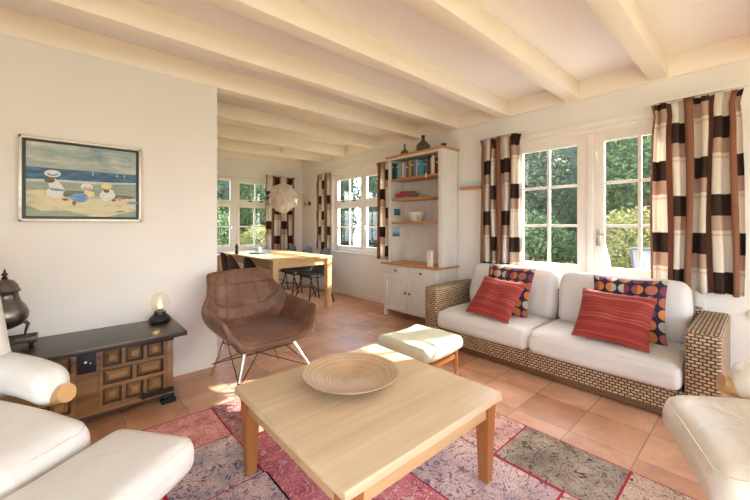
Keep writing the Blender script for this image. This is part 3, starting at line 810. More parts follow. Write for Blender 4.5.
part('seat_shell', bm, M['suede'], ac, smooth=80)
bm = B(); soft(bm, (.52, .50, .06), .028, (0, -.05, .392), .018, 8, wr=.006, seed=4,
               fn=lambda p: Vector((p.x*(1-.12*(p.y/.25)), p.y, p.z-.02*max(0, -p.y/.25)**2+.02*(p.x/.25)**2)))
part('seat_cushion', bm, M['suede'], ac, smooth=60)
for sx, sy, bx_, by_ in ((-1, -1, .272, .226), (1, -1, .331, .35), (-1, 1, .215, .365), (1, 1, .33, .28)):
    bm = B(); tube(bm, [(sx*bx_, sy*by_, .0095 if sy < 0 else .0), (sx*.17, sy*.17, .355)], [.008, .015], 14)
    part('leg', bm, M['chrome'], ac)
bm = B()
for a, b in (((-.245, -.24, .12), (.19, .19, .30)), ((.30, -.27, .12), (-.19, .19, .30)), ((-.235, .29, .12), (.19, -.19, .30)), ((.29, .27, .12), (-.19, -.19, .30)),
             ((-.245, -.24, .12), (-.17, .17, .33)), ((.30, -.27, .12), (.17, .17, .33)), ((-.235, .29, .12), (-.19, -.18, .33)), ((.29, .27, .12), (.19, -.18, .33))):
    tube(bm, [a, b], .0035, 8)
box(bm, -.19, .19, -.19, .19, .335, .35, .004)
part('wire_bracing', bm, M['blackmetal'], ac)

dc = thing('dining_chair', 'x', 'dining chair', (0, 0, 0), 0, group='black shell chairs at the dining table')
dtab = [(0, (-.21, .425, .19, .0, 0)), (.15, (-.17, .44, .215, .012, 0)), (.42, (.08, .43, .225, .035, 0)), (.56, (.17, .47, .225, .05, .05)), (.75, (.205, .61, .215, .0, .055)), (.9, (.225, .76, .17, -.03, .03)), (1, (.235, .83, .10, -.035, .012))]
bm = B(); shell(bm, dtab, 18, 24, .014, 2.3); part('seat_shell', bm, M['blackplastic'], dc, smooth=80)
for sx in (-1, 1):
    for sy in (-1, 1):
        bm = B(); tube(bm, [(sx*.21, sy*.22, 0), (sx*.21, sy*.22, .035), (sx*.13, sy*.13, .415)], [.012, .009, .009], 10); part('leg', bm, M['blackmetal'], dc)
bm = B()
for s in (-1, 1):
    tube(bm, [(s*.19, -.20, .12), (s*.19, -.10, .20), (s*.19, .10, .20), (s*.19, .20, .12)], .006, 8)
    tube(bm, [(-.15, s*.15, .40), (.15, s*.15, .40)], .007, 8); tube(bm, [(s*.15, -.15, .40), (s*.15, .15, .40)], .007, 8)
part('leg_frame', bm, M['blackmetal'], dc)
spots = [(2.90, 4.68, -90, 'black dining chair at the right side of the table, nearest the brown armchair'),
         (2.88, 5.18, -88, 'black dining chair, middle one on the right side of the table'),
         (2.85, 5.68, -92, 'black dining chair at the far right corner of the table, beside the window curtain'),
         (1.78, 3.93, 92, 'black dining chair back nearest the viewer, at the left front of the table'),
         (1.75, 4.39, 90, 'brownish black dining chair back, middle of the three at the left of the table'),
         (1.82, 4.87, 88, 'black dining chair back furthest left, next to the wall edge')]
for i, (x, y, a, lab) in enumerate(spots):
    a = math.radians(a)
    if i == 0:
        dc.location = (x, y, 0); dc.rotation_euler = (0, 0, a); dc['label'] = lab
    else:
        c = copy_thing(dc, (x, y, 0), a, lab)
        if i == 4:
            for ch in c.children:
                if ch.name.startswith('seat_shell'):
                    ch.data = ch.data.copy(); ch.data.materials[0] = M['greyplastic']

# ------------------------------------------------------------------ dining table
dt = thing('dining_table', 'long light oak dining table in front of the end window', 'dining table', (2.42, 5.08, 0), math.radians(2))
bm = B(); box(bm, -.47, .47, -.88, .88, .715, .75, .004); part('tabletop', bm, M['oakd'], dt)
for sx in (-1, 1):
    for y in (-.835, .835):
        bm = B(); box(bm, sx*.425-.038, sx*.425+.038, y-.038, y+.038, 0, .716, .003); part('leg', bm, M['oakl'], dt)
for a in ((-.39, .39, -.85, -.83), (-.39, .39, .83, .85), (-.44, -.42, -.80, .80), (.42, .44, -.80, .80)):
    bm = B(); box(bm, *a, .625, .716, .002); part('apron', bm, M['oakd'], dt)
# things on the dining table
def lath(nm, prof, mat, label, cat, loc, seg=28, smooth=50, group=None):
    bm = B(); lathe(bm, prof, seg=seg); return solo(nm, bm, mat, label, cat, loc, local=True, smooth=smooth, group=group)
lath('tray', [(0, 0), (.15, 0), (.175, .018), (.17, .022), (.145, .008), (0, .006)], plain('blue_glaze', (.10, .20, .34), .3), 'round blue tray on the dining table', 'tray', (2.30, 5.30, .75))
cj = thing('candle_jar', 'glass jar holding a white candle on the blue tray', 'candle', (2.27, 5.30, .758))
bm = B(); lathe(bm, [(0, 0), (.045, 0), (.047, .01), (.047, .15), (.044, .15), (.044, .01), (0, .008)]); part('jar', bm, M['clearglass'], cj)
bm = B(); lathe(bm, [(0, .01), (.04, .01), (.04, .09), (0, .09)]); part('candle', bm, plain('white_wax', (.85, .83, .78), .5), cj)
lath('glass_vase', [(0, 0), (.035, 0), (.04, .01), (.04, .20), (.037, .20), (.036, .012), (0, .01)], M['clearglass'], 'tall clear glass vase beside the candle jar on the dining table', 'vase', (2.42, 5.34, .758))
lath('pepper_mill', [(0, 0), (.028, 0), (.024, .05), (.018, .08), (.026, .11), (.024, .13), (.012, .14), (.016, .155), (0, .165)], M['black'], 'small black figure-shaped mill on the dining table behind the left chairs', 'pepper mill', (1.95, 5.35, .75))

# pine cupboard under the end window
cb = thing('low_cupboard', 'low pale wood cupboard under the end window, behind the left dining chairs', 'cupboard', (1.55, 6.05, 0))
bm = B(); box(bm, 1.22, 1.88, 5.90, 6.26, .0, .69, .004); part('body', bm, M['oakl'], cb, world=True)
bm = B(); box(bm, 1.20, 1.90, 5.88, 6.27, .69, .712, .004); part('top', bm, M['oakd'], cb, world=True)
for a, b in ((1.24, 1.545), (1.555, 1.86)):
    bm = B(); box(bm, a, b, 5.885, 5.902, .08, .67, .003); d = part('door', bm, M['oakl'], cb, world=True)
    bm = B(); tube(bm, [(1.51 if a < 1.5 else 1.59, 5.886, .40), (1.51 if a < 1.5 else 1.59, 5.865, .40)], .01); part('knob', bm, M['blackmetal'], d, world=True)

# ------------------------------------------------------------------ pendant
pc = Vector((2.53, 4.98, 1.63))
pd = thing('pendant_lamp', 'white globe pendant lamp of curved overlapping petals above the dining table', 'lamp', (pc.x, pc.y, pc.z))
def petal_mat():
    m, nt, b, o = newmat('white_petal_plastic')
    n = nd(nt, 'ShaderNodeTexNoise', i_Scale=9.0); nt.links.new(coords(nt), n.inputs['Vector'])
    c = ramp(nt, n.outputs[0], [(.3, (.80, .78, .74)), (.7, (.88, .86, .83))])
    nt.links.new(c, b.inputs['Base Color']); b.inputs['Roughness'].default_value = .4
    t = nd(nt, 'ShaderNodeBsdfTranslucent'); nt.links.new(c, t.inputs[0]); mx = nd(nt, 'ShaderNodeMixShader', i_0=.35)
    nt.links.new(b.outputs[0], mx.inputs[1]); nt.links.new(t.outputs[0], mx.inputs[2]); nt.links.new(mx.outputs[0], o.inputs[0]); return m
bm = B(); R0 = .205; NP = 34
for i in range(NP):
    zc = 1-2*(i+.5)/NP; ph = i*2.399963
    d = Vector((math.sqrt(1-zc*zc)*math.cos(ph), math.sqrt(1-zc*zc)*math.sin(ph), zc))
    a = d.cross(Vector((0, 0, 1))).normalized(); b = d.cross(a)
    n = 8; g = []
    for p in range(n+1):
        t = -1+2*p/n; hw = .072*math.sqrt(max(0.02, 1-t*t))*(1+.15*t); row = []
        for q in (-1, -.5, 0, .5, 1):
            r = R0*(1+.14*t*t) - .030 + .030*q*q + .02*t
            row.append(bm.verts.new((d + a*(q*hw/R0) + b*(t*.10/R0)).normalized()*r))
        g.append(row)
    for p in range(n):
        for q in range(4): bm.faces.new((g[p][q], g[p][q+1], g[p+1][q+1], g[p+1][q]))
sh = part('lamp_shade', bm, petal_mat(), pd, smooth=60)
s = sh.modifiers.new('thickness', 'SOLIDIFY'); s.thickness = .002
bm = B(); lathe(bm, [(0, -.05), (.03, -.035), (.038, 0), (.025, .035), (.015, .055), (0, .06)]); part('bulb', bm, plain('warm_bulb', (1, .8, .55), .4, emit=(1, .50, .20), es=4), pd)
bm = B(); tube(bm, [(0, 0, .055), (0, 0, .12)], .02); part('lamp_holder', bm, M['white'], pd)
bm = B(); tube(bm, [(0, 0, .12), (0, 0, .70)], .003, 6); part('cable', bm, M['white'], pd)
zt = ZP+.01-pc.z
bm = B(); lathe(bm, [(0, zt-.07), (.02, zt-.068), (.048, zt-.04), (.055, zt-.012), (.055, ZC-pc.z), (0, ZC-pc.z)]); part('ceiling_rose', bm, M['white'], pd)

# wall sconce in the dining corner
sn = thing('wall_sconce', 'small brass wall sconce with a clear glass shade in the dining corner', 'wall lamp', (XW, 5.98, 1.62))
bm = B(); lathe(bm, [(0, 0), (.045, .0), (.045, .012), (.02, .02), (0, .022)], mtx=Matrix.Translation((XW-.001, 5.98, 1.62)) @ Matrix.Rotation(-HP, 4, 'Y')); part('wall_plate', bm, M['copper'], sn, world=True)
bm = B(); tube(bm, [(XW-.02, 5.98, 1.62), (XW-.07, 5.98, 1.60), (XW-.12, 5.98, 1.61)], .008); tube(bm, [(XW-.12, 5.98, 1.54), (XW-.12, 5.98, 1.66)], .014); part('arm', bm, M['copper'], sn, world=True)
bm = B(); lathe(bm, [(.018, .04), (.045, .07), (.055, .11), (.048, .16), (.040, .18)], c=(XW-.12, 5.98, 1.62)); part('glass_shade', bm, M['clearglass'], sn, world=True)
# slim lamp on the wall between cabinet and curtain
wl = thing('wall_light', 'small wall light with a white shade on a wooden strip left of the curtain', 'wall lamp', (XW, 2.32, 1.64))
bm = B(); box(bm, XW-.05, XW-.001, 2.17, 2.46, 1.65, 1.705, .004); part('lamp_shade', bm, plain('pale_blue_white', (.50, .56, .64), .5), wl, world=True)
bm = B(); box(bm, XW-.055, XW-.001, 2.165, 2.455, 1.618, 1.65, .003); part('wood_strip', bm, M['pine'], wl, world=True)
lt = thing('wall_switch', 'round white switch low on the wall at the right edge', 'switch', (XW, .045, .57))
bm = B(); lathe(bm, [(0, 0), (.04, 0), (.042, .006), (.03, .012), (0, .014)], mtx=Matrix.Translation((XW-.001, .045, .57)) @ Matrix.Rotation(-HP, 4, 'Y')); part('plate', bm, M['white'], lt, world=True)
bm = B(); lathe(bm, [(0, 0), (.015, 0), (.015, .016), (0, .017)], mtx=Matrix.Translation((XW-.006, .045, .57)) @ Matrix.Rotation(-HP, 4, 'Y')); part('button', bm, M['white'], lt, world=True)

# ------------------------------------------------------------------ shelf cabinet
cx0, cx1, cy0, cy1 = 3.195, 3.585, 2.505, 3.405
hc = thing('shelf_cabinet', 'tall white shelf cabinet with pine worktop and open shelves against the window wall', 'cabinet', (3.4, 2.95, 0))
bm = B(); box(bm, cx0, cx1, cy0, cy1, .085, .675, .003); part('body', bm, M['offwhite'], hc, world=True)
bm = B()
for i in range(6):
    a = cx0+.01+i*(cx1-cx0-.02)/6; box(bm, a+.002, a+(cx1-cx0-.02)/6-.002, cy0-.006, cy0, .10, .665, .0015)
part('side_planks', bm, M['offwhite'], hc, world=True)
for x in (cx0, cx1-.045):
    for y in (cy0, cy1-.045):
        bm = B(); box(bm, x+.001, x+.045, y+.001, y+.044, 0, .09, .003); part('leg', bm, M['offwhite'], hc, world=True)
bm = B(); box(bm, 3.165, cx1+.005, 2.48, 3.44, .677, .703, .004); part('worktop', bm, M['pine'], hc, world=True)
for a, b, ky in ((2.525, 2.95, 2.745), (2.96, 3.385, 3.17)):
    bm = B(); box(bm, cx0-.014, cx0, a, b, .555, .665, .003); box(bm, cx0-.004, cx0+.004, a-.006, b+.006, .548, .672); d = part('drawer', bm, M['offwhite'], hc, world=True)
    bm = B(); box(bm, cx0-.034, cx0-.012, ky-.016, ky+.016, .60, .622, .004); part('knob', bm, M['copper'], d, world=True)
for a, b, ky in ((2.525, 2.95, 2.918), (2.96, 3.385, 2.99)):
    bm = B(); box(bm, cx0-.006, cx0, a+.04, b-.04, .14, .49)
    box(bm, cx0-.016, cx0, a, a+.055, .10, .535, .003); box(bm, cx0-.016, cx0, b-.055, b, .10, .535, .003)
    box(bm, cx0-.0155, cx0, a+.05, b-.05, .10, .155, .003); box(bm, cx0-.0155, cx0, a+.05, b-.05, .48, .535, .003)
    for q in range(1, 6): yy = a+.055+(b-a-.11)*q/6; box(bm, cx0-.0075, cx0-.005, yy-.003, yy+.003, .155, .48)
    d = part('door', bm, M['offwhite'], hc, world=True)
    bm = B(); lathe(bm, [(0, 0), (.008, 0), (.008, .012), (.016, .02), (.014, .028), (0, .03)], mtx=Matrix.Translation((cx0-.014, ky, .345)) @ Matrix.Rotation(-HP, 4, 'Y')); part('knob', bm, M['copper'], d, world=True)
hx0 = 3.285
bm = B()
box(bm, hx0, cx1, cy0, cy0+.025, .703, 2.095, .002); box(bm, hx0, cx1, cy1-.025, cy1, .703, 2.095, .002); box(bm, cx1-.012, cx1, cy0+.02, cy1-.02, .703, 2.09)
box(bm, hx0-.012, hx0+.004, cy0, cy0+.055, .703, 2.095, .003); box(bm, hx0-.012, hx0+.004, cy1-.05, cy1, .703, 2.095, .003)
box(bm, hx0-.012, hx0+.004, cy0+.05, cy1-.045, 2.065, 2.095, .003)
box(bm, hx0+.004, cx1-.012, cy0+.02, cy1-.02, 2.07, 2.094)
for q in range(1, 9): yy = cy0+.025+q*.095; box(bm, cx1-.0145, cx1-.0115, yy-.002, yy+.002, .705, 2.07)
part('upper_case', bm, M['offwhite'], hc, world=True)
bm = B()
for q in range(1, 4): xx = hx0+q*.075; box(bm, xx-.002, xx+.002, cy0-.002, cy0+.001, .72, 2.08)
part('side_grooves', bm, M['offwhite'], hc, world=True)
bm = B(); box(bm, hx0-.03, cx1+.01, cy0-.025, cy1+.045, 2.097, 2.118, .004); part('top_board', bm, M['pine'], hc, world=True)
SH = (1.225, 1.535, 1.80)
for z in SH:
    bm = B(); box(bm, hx0+.002, cx1-.015, cy0+.026, cy1-.026, z-.011, z+.011, .002); part('shelf', bm, M['pine'], hc, world=True)
bm = B(); box(bm, hx0-.004, hx0+.008, 2.745, 2.765, 1.775, 1.83, .002); part('shelf_clip', bm, M['white'], hc, world=True)
# books
bcol = [('black', (.02, .02, .02)), ('dark green', (.03, .07, .05)), ('navy', (.03, .06, .13)), ('bright blue', (.03, .27, .46)), ('pale blue', (.22, .44, .55)), ('grey', (.35, .36, .36)),
        ('white', (.75, .73, .68)), ('tan', (.42, .30, .18)), ('cream', (.68, .60, .45)), ('blue', (.04, .16, .36)), ('orange brown', (.50, .24, .05)), ('ochre', (.52, .36, .12)),
        ('dark brown', (.10, .05, .03)), ('slate grey', (.16, .19, .22)), ('light grey', (.50, .50, .48)), ('teal', (.03, .26, .32)), ('sky blue', (.06, .36, .55)), ('turquoise', (.05, .33, .42)),
        ('dark teal', (.03, .12, .15)), ('olive', (.16, .16, .08)), ('charcoal', (.05, .05, .06)), ('pink white', (.72, .56, .52)), ('ivory', (.74, .70, .60)), ('near-black', (.025, .025, .03)),
        ('dark red', (.16, .02, .02)), ('deep blue', (.02, .10, .26)), ('azure', (.05, .30, .48))]
ordn = ['first', 'second', 'third', 'fourth', 'fifth', 'sixth', 'seventh', 'eighth', 'ninth', 'tenth', 'eleventh', 'twelfth', 'thirteenth', 'fourteenth', 'fifteenth', 'sixteenth', 'seventeenth', 'eighteenth',
        'nineteenth', 'twentieth', 'twenty-first', 'twenty-second', 'twenty-third', 'twenty-fourth', 'twenty-fifth', 'twenty-sixth', 'twenty-seventh']
ws = [rnd.uniform(.022, .036) for _ in bcol]; kk = (cy1-cy0-.062)/sum(ws); y = cy1-.030
paper = plain('book_pages', (.72, .66, .54), .9)
for i, (cn, c) in enumerate(bcol):
    w = ws[i]*kk; h = rnd.uniform(.175, .235); dp = rnd.uniform(.15, .19); x0 = hx0+.02+rnd.uniform(0, .025)
    t = thing('book', '%s book, %s from the left in the row on the top shelf' % (cn, ordn[i]), 'book', (x0+dp/2, y-w/2, 1.811), group='books on the top shelf')
    bm = B(); z0, z1 = 1.8115, 1.811+h; e = .0025
    box(bm, x0, x0+dp, y-w+.0004, y-w+e, z0, z1); box(bm, x0, x0+dp, y-e, y-.0004, z0, z1); box(bm, x0, x0+e, y-w+.0004, y-.0004, z0, z1, .0006)
    if i % 3 == 0: box(bm, x0-.0005, x0+.001, y-w+.001, y-.001, z0+h*.7, z0+h*.78, mi=1)
    part('cover', bm, [plain('book_'+cn.replace(' ', '_'), c, .5), paper], t, world=True)
    bm = B(); box(bm, x0+.003, x0+dp-.004, y-w+.0026, y-.0026, z0+.002, z1-.003); part('pages', bm, paper, t, world=True)
    y -= w
# magazines
z = 1.5465
for lab, c, w, d, h, yw, yc in (('grey magazine at the bottom of the pile on the second shelf', (.22, .20, .20), .33, .20, .018, .06, 3.09), ('dark magazine, second from the bottom of the pile on the second shelf', (.09, .06, .06), .38, .20, .018, -.04, 3.06),
                          ('bright pink folder in the pile on the second shelf', (.55, .03, .13), .24, .19, .030, .1, 3.17), ('brown fabric-covered album on top of the pile on the second shelf', (.16, .08, .06), .24, .16, .022, .25, 3.12), ('tan booklet, topmost of the pile on the second shelf', (.36, .24, .14), .14, .11, .014, -.2, 3.17)):
    t = thing('magazine' if 'magazine' in lab else ('folder' if 'folder' in lab else ('album' if 'album' in lab else 'booklet')), lab, 'magazine' if 'magazine' in lab else 'book', (3.40, yc, z), yw, group='pile on the second shelf')
    bm = B(); box(bm, -d/2, d/2, -w/2, w/2, 0.0005, .003, .001); box(bm, -d/2, d/2, -w/2, w/2, h-.003, h-.0003, .001); box(bm, -d/2, -d/2+.003, -w/2, w/2, .001, h-.001); part('cover', bm, plain('cover_'+str(round(z*1000)), c, .45), t)
    bm = B(); box(bm, -d/2+.003, d/2-.003, -w/2+.003, w/2-.003, .003, h-.003); part('pages', bm, paper, t)
    z += h
# bowl, box, postcards
def spot_mat():
    m, nt, b, o = newmat('white_pottery_with_yellow_marks')
    n = nd(nt, 'ShaderNodeTexNoise', i_Scale=22.0, i_Detail=1); nt.links.new(coords(nt), n.inputs['Vector'])
    nt.links.new(ramp(nt, n.outputs[0], [(0, (.70, .68, .64)), (.62, (.70, .68, .64)), (.66, (.55, .42, .05))]), b.inputs['Base Color']); b.inputs['Roughness'].default_value = .3; return m
lath('bowl', [(0, 0), (.055, 0), (.062, .008), (.095, .06), (.125, .125), (.12, .127), (.088, .064), (.05, .014), (0, .012)], spot_mat(), 'white pottery bowl with yellow marks on the third shelf of the cabinet', 'bowl', (3.41, 3.02, SH[0]+.0115), 36)
bm = B(); box(bm, 3.23, 3.275, 2.63, 2.69, .7035, .89, .004); solo('white_box', bm, plain('white_card', (.82, .80, .77), .5), 'upright narrow white box standing on the pine worktop', 'box', (3.25, 2.66, .703))
def card_mat(nm, a, b_, c_):
    m, nt, b, o = newmat(nm)
    v = coords(nt); sp = nd(nt, 'ShaderNodeSeparateXYZ'); nt.links.new(v, sp.inputs[0])
    n = nd(nt, 'ShaderNodeTexNoise', i_Scale=14.0); nt.links.new(v, n.inputs['Vector'])
    f = math_(nt, 'ADD', math_(nt, 'MULTIPLY', sp.outputs[2], 7.0), math_(nt, 'MULTIPLY', n.outputs[0], .4))
    nt.links.new(ramp(nt, f, [(.15, a), (.4, b_), (.75, c_)]), b.inputs['Base Color']); b.inputs['Roughness'].default_value = .35; return m
for lab, x0, x1, z0, z1, mt in (('blue seaside postcard on the inner cabinet side above the worktop', 3.33, 3.47, 1.04, 1.17, card_mat('postcard_sea', (.05, .12, .20), (.05, .24, .42), (.40, .60, .72))),
                            ('small dark blue postcard behind the bowl on the cabinet side', 3.36, 3.48, 1.33, 1.42, card_mat('postcard_blue', (.03, .08, .16), (.04, .15, .28), (.06, .22, .38)))):
    bm = B(); box(bm, x0, x1, cy1-.0275, cy1-.0255, z0, z1); solo('postcard', bm, mt, lab, 'postcard', ((x0+x1)/2, cy1-.027, z0), smooth=0)
# bottles on top of the cabinet
zt = 2.1185
lath('demijohn', [(0, 0), (.05, 0), (.075, .012), (.092, .045), (.085, .085), (.05, .12), (.024, .145), (.020, .19), (.026, .195), (.026, .205), (.018, .205), (.017, .19), (0, .188)], M['greenglass'], 'round-bellied smoked glass bottle, larger one on top of the cabinet', 'bottle', (3.37, 2.87, zt))
lath('glass_bottle', [(0, 0), (.04, 0), (.055, .015), (.056, .04), (.035, .065), (.013, .08), (.011, .14), (.014, .145), (.010, .15), (0, .148)], M['greenglass'], 'smaller smoked glass bottle on the left of the cabinet top', 'bottle', (3.36, 3.18, zt))
lath('glass_jar', [(0, 0), (.03, 0), (.032, .005), (.033, .055), (.030, .055), (.029, .008), (0, .006)], M['greenglass'], 'tiny glass jar on the right corner of the cabinet top', 'jar', (3.38, 2.56, zt))

# ------------------------------------------------------------------ painting
PX0, PX1, PZ0, PZ1 = -.218, .423, 1.222, 1.763
pt = thing('painting', 'framed beach painting of three children in sun hats on the left wall', 'painting', ((PX0+PX1)/2, YP, PZ0))
bm = B(); w = .016; y0 = YP-.038
for a in ((PX0, PX1, PZ0, PZ0+w), (PX0, PX1, PZ1-w, PZ1), (PX0, PX0+w, PZ0, PZ1), (PX1-w, PX1, PZ0, PZ1)):
    box(bm, a[0], a[1], y0, YP-.001, a[2], a[3], .002)
part('frame', bm, M['silver'], pt, world=True)
bm = B(); box(bm, PX0+w, PX1-w, YP-.018, YP-.002, PZ0+w, PZ1-w); part('shadow_gap', bm, M['black'], pt, world=True, label='black inner border of the frame')
def paint_mat(nm, cols, sc_=6, stretch=(1, 1, 3)):
    m, nt, b, o = newmat(nm)
    n = nd(nt, 'ShaderNodeTexNoise', i_Scale=sc_, i_Detail=6, i_Roughness=.7, i_Distortion=.4); nt.links.new(coords(nt, stretch), n.inputs['Vector'])
    k_ = len(cols); nt.links.new(ramp(nt, n.outputs[0], [(.32+.36*i/(k_-1), c) for i, c in enumerate(cols)]), b.inputs['Base Color']); b.inputs['Roughness'].default_value = .5
    bump(nt, b, n.outputs[0], .3, .002); return m
cx_0, cx_1, cz_0, cz_1 = PX0+.034, PX1-.034, PZ0+.034, PZ1-.034
W_, H_ = cx_1-cx_0, cz_1-cz_0; yc = YP-.030
bm = B()
def pq(u, v, o=0): return (cx_0+W_*u, yc-o, cz_0+H_*v)
box(bm, cx_0, cx_1, yc, YP-.016, cz_0, cz_1, mi=1)
LAY = [0]
def shape(pts, mi):
    LAY[0] += 1; f = bm.faces.new([bm.verts.new(pq(u, v, .0004+LAY[0]*.00006)) for u, v in pts]); f.material_index = mi
    f.normal_update()
    if f.normal.y > 0: f.normal_flip()
def ell(u, v, ru, rv, mi, n=18, rot=0):
    shape([(u+ru*math.cos(t)*math.cos(rot)-rv*math.sin(t)*math.sin(rot)*.7, v+rv*math.sin(t)*math.cos(rot)+ru*math.cos(t)*math.sin(rot)*1.2) for t in [2*PI*i/n for i in range(n)]], mi)
shape([(0, .66), (1, .655), (1, 1), (0, 1)], 0)                       # sky
shape([(0, .50), (1, .52), (1, .655), (0, .66)], 2)                   # deep sea
shape([(0, .49), (.3, .51), (.6, .505), (1, .53), (1, .505), (.6, .47), (.3, .48), (0, .46)], 8)   # surf
shape([(0, .30), (1, .30), (1, .505), (.6, .47), (.3, .48), (0, .46)], 3)   # shallows
shape([(0, .0), (1, .0), (1, .28), (.9, .30), (.72, .27), (.5, .26), (.3, .33), (.12, .36), (0, .34)], 4)   # sand
shape([(0, .0), (.55, .0), (.35, .08), (.12, .07), (0, .15)], 3); shape([(.7, 0), (1, 0), (1, .10), (.85, .05)], 3)
for u in (.565, .80, .875): shape([(u, .60), (u+.012, .60), (u+.006, .68)], 8)
ell(.40, .33, .15, .035, 7); ell(.83, .30, .16, .03, 7)                # shadows
# standing-left child
shape([(.165, .50), (.24, .52), (.30, .42), (.32, .36), (.28, .26), (.17, .27), (.16, .34), (.19, .40)], 5)
shape([(.17, .39), (.26, .385), (.32, .37), (.31, .345), (.2, .355)], 6)
ell(.19, .495, .045, .04, 9); ell(.215, .585, .07, .05, 5); ell(.215, .58, .045, .028, 6); ell(.215, .60, .038, .028, 5)
ell(.335, .29, .03, .02, 10)
# middle child lying
shape([(.50, .38), (.58, .36), (.59, .30), (.52, .27), (.47, .29)], 11)
shape([(.33, .27), (.42, .335), (.50, .33), (.53, .28), (.50, .21), (.44, .20), (.38, .235)], 6)
ell(.40, .19, .018, .035, 10); ell(.32, .235, .03, .018, 10)
ell(.515, .43, .055, .05, 5); ell(.52, .415, .038, .03, 12); ell(.52, .44, .028, .028, 5)
# right child
shape([(.655, .38), (.71, .42), (.76, .40), (.79, .32), (.755, .25), (.68, .22), (.66, .25), (.63, .31)], 5)
ell(.70, .39, .03, .035, 9); ell(.70, .455, .05, .05, 11); ell(.70, .47, .03, .03, 11)
ell(.77, .25, .025, .02, 10); ell(.83, .27, .025, .03, 12); ell(.90, .255, .03, .025, 11); ell(.96, .22, .06, .02, 6); ell(.84, .08, .05, .008, 10)
pm = [paint_mat('paint_sky', [(.17, .27, .29), (.33, .40, .37), (.62, .58, .48)], 5), paint_mat('paint_ground', [(.3, .35, .3), (.4, .42, .35)]),
      paint_mat('paint_sea', [(.012, .045, .10), (.03, .10, .19), (.10, .22, .30)], 12, (1, 1, 6)), paint_mat('paint_shallows', [(.16, .24, .20), (.26, .33, .26), (.34, .36, .26)], 9, (1, 1, 4)),
      paint_mat('paint_sand', [(.36, .38, .27), (.58, .53, .34), (.66, .60, .42)], 9), paint_mat('paint_white', [(.50, .55, .58), (.78, .77, .72)], 25), paint_mat('paint_blue', [(.07, .18, .36), (.20, .38, .58)], 25),
      paint_mat('paint_shadow', [(.08, .11, .10), (.16, .18, .14)], 20), paint_mat('paint_surf', [(.30, .42, .46), (.60, .66, .66)], 30, (1, 1, 5)), paint_mat('paint_hair', [(.09, .05, .04), (.17, .10, .07)], 20),
      paint_mat('paint_shoe', [(.16, .06, .03), (.30, .14, .07)], 20), paint_mat('paint_straw', [(.58, .48, .20), (.74, .66, .36)], 25), paint_mat('paint_rose', [(.42, .14, .10), (.62, .34, .28)], 25)]
part('canvas', bm, pm, pt, world=True, smooth=0)

# ------------------------------------------------------------------ carved chest
ch = thing('carved_chest', 'low carved wooden chest with dark top and black iron fittings against the left wall', 'chest', (-.25, 2.9, 0))
FY = 2.69; CX0, CX1 = -1.05, .55
bm = B()
box(bm, CX0, CX1, FY+.035, 3.105, .055, .44, .002)                     # carcass
xs = []
# front frame: rails and stiles stand proud of sunken fields
rails = [(.055, .10), (.20, .225), (.315, .335), (.425, .44)]
part('body', bm, M['chest'], ch, world=True)
def block(xa, xb):
    """one carved block: 3 rows of raised panels in sunken fields (x between xa and xb)"""
    w = xb-xa; m = .012
    fr, rc, pn = B(), B(), B()
    rows = [(.095, .195, 3), (.215, .305, 2), (.325, .425, 3)]
    box(fr, xa, xb, FY, FY+.036, .055, .097, .003); box(fr, xa, xb, FY+.0005, FY+.036, .193, .217, .003); box(fr, xa, xb, FY+.0005, FY+.036, .303, .327, .003); box(fr, xa, xb, FY, FY+.036, .423, .44, .002)
    box(rc, xa+.005, xb-.005, FY+.026, FY+.034, .09, .43)
    for z0, z1, n in rows:
        st_ = .022; cw = (w-st_*(n+1))/n
        for i in range(n+1):
            a = xa+i*(cw+st_); box(fr, a, a+st_, FY+.001, FY+.036, z0-.004, z1+.004, .003)
        for i in range(n):
            a = xa+st_+i*(cw+st_)+.012; b = a+cw-.024; c0, c1 = z0+.013, z1-.013; q = .019
            # bevelled raised panel
            lo = [(a, FY+.027, c0), (b, FY+.027, c0), (b, FY+.027, c1), (a, FY+.027, c1)]
            m1 = [(a, FY+.018, c0), (b, FY+.018, c0), (b, FY+.018, c1), (a, FY+.018, c1)]
            hi = [(a+q, FY+.002, c0+q), (b-q, FY+.002, c0+q), (b-q, FY+.002, c1-q), (a+q, FY+.002, c1-q)]
            V = [[pn.verts.new(p) for p in r] for r in (lo, m1, hi)]
            for r0, r1 in zip(V, V[1:]):
                for k_ in range(4): pn.faces.new((r0[k_], r0[(k_+1) % 4], r1[(k_+1) % 4], r1[k_]))
            pn.faces.new(V[2])
    bmesh.ops.recalc_face_normals(pn, faces=pn.faces[:])
    part('panel_frame', fr, M['chest'], ch, world=True); part('recess', rc, M['chestrecess'], ch, world=True); part('raised_panels', pn, M['chestlite'], ch, world=True, smooth=20)
block(.15, .515); block(-.345, .045+.0)
bm = B(); box(bm, .515, .55, FY-.002, FY+.036, .055, .44, .003); part('corner_post', bm, M['chestlite'], ch, world=True)
bm = B(); box(bm, .045, .15, FY-.001, FY+.036, .055, .44, .003); part('center_stile', bm, M['chest'], ch, world=True)
bm = B(); box(bm, -.45, -.345, FY-.001, FY+.036, .055, .44, .003); box(bm, CX0, -.45, FY, FY+.036, .055, .44, .003); part('left_panel', bm, M['chest'], ch, world=True)
bm = B(); box(bm, -1.12, .625, 2.63, 3.112, .445, .475, .006); box(bm, -1.08, .575, 2.66, 3.108, .435, .447, .003); part('top', bm, M['chestdark'], ch, world=True)
bm = B(); box(bm, .052, .142, FY-.008, FY-.001, .315, .435, .002)
for (x, z) in ((.06, .325), (.134, .325), (.06, .426), (.134, .426), (.06, .375), (.134, .375)): tube(bm, [(x, FY-.007, z), (x, FY-.013, z)], .004, 8)
lk = part('lock_plate', bm, M['iron'], ch, world=True)
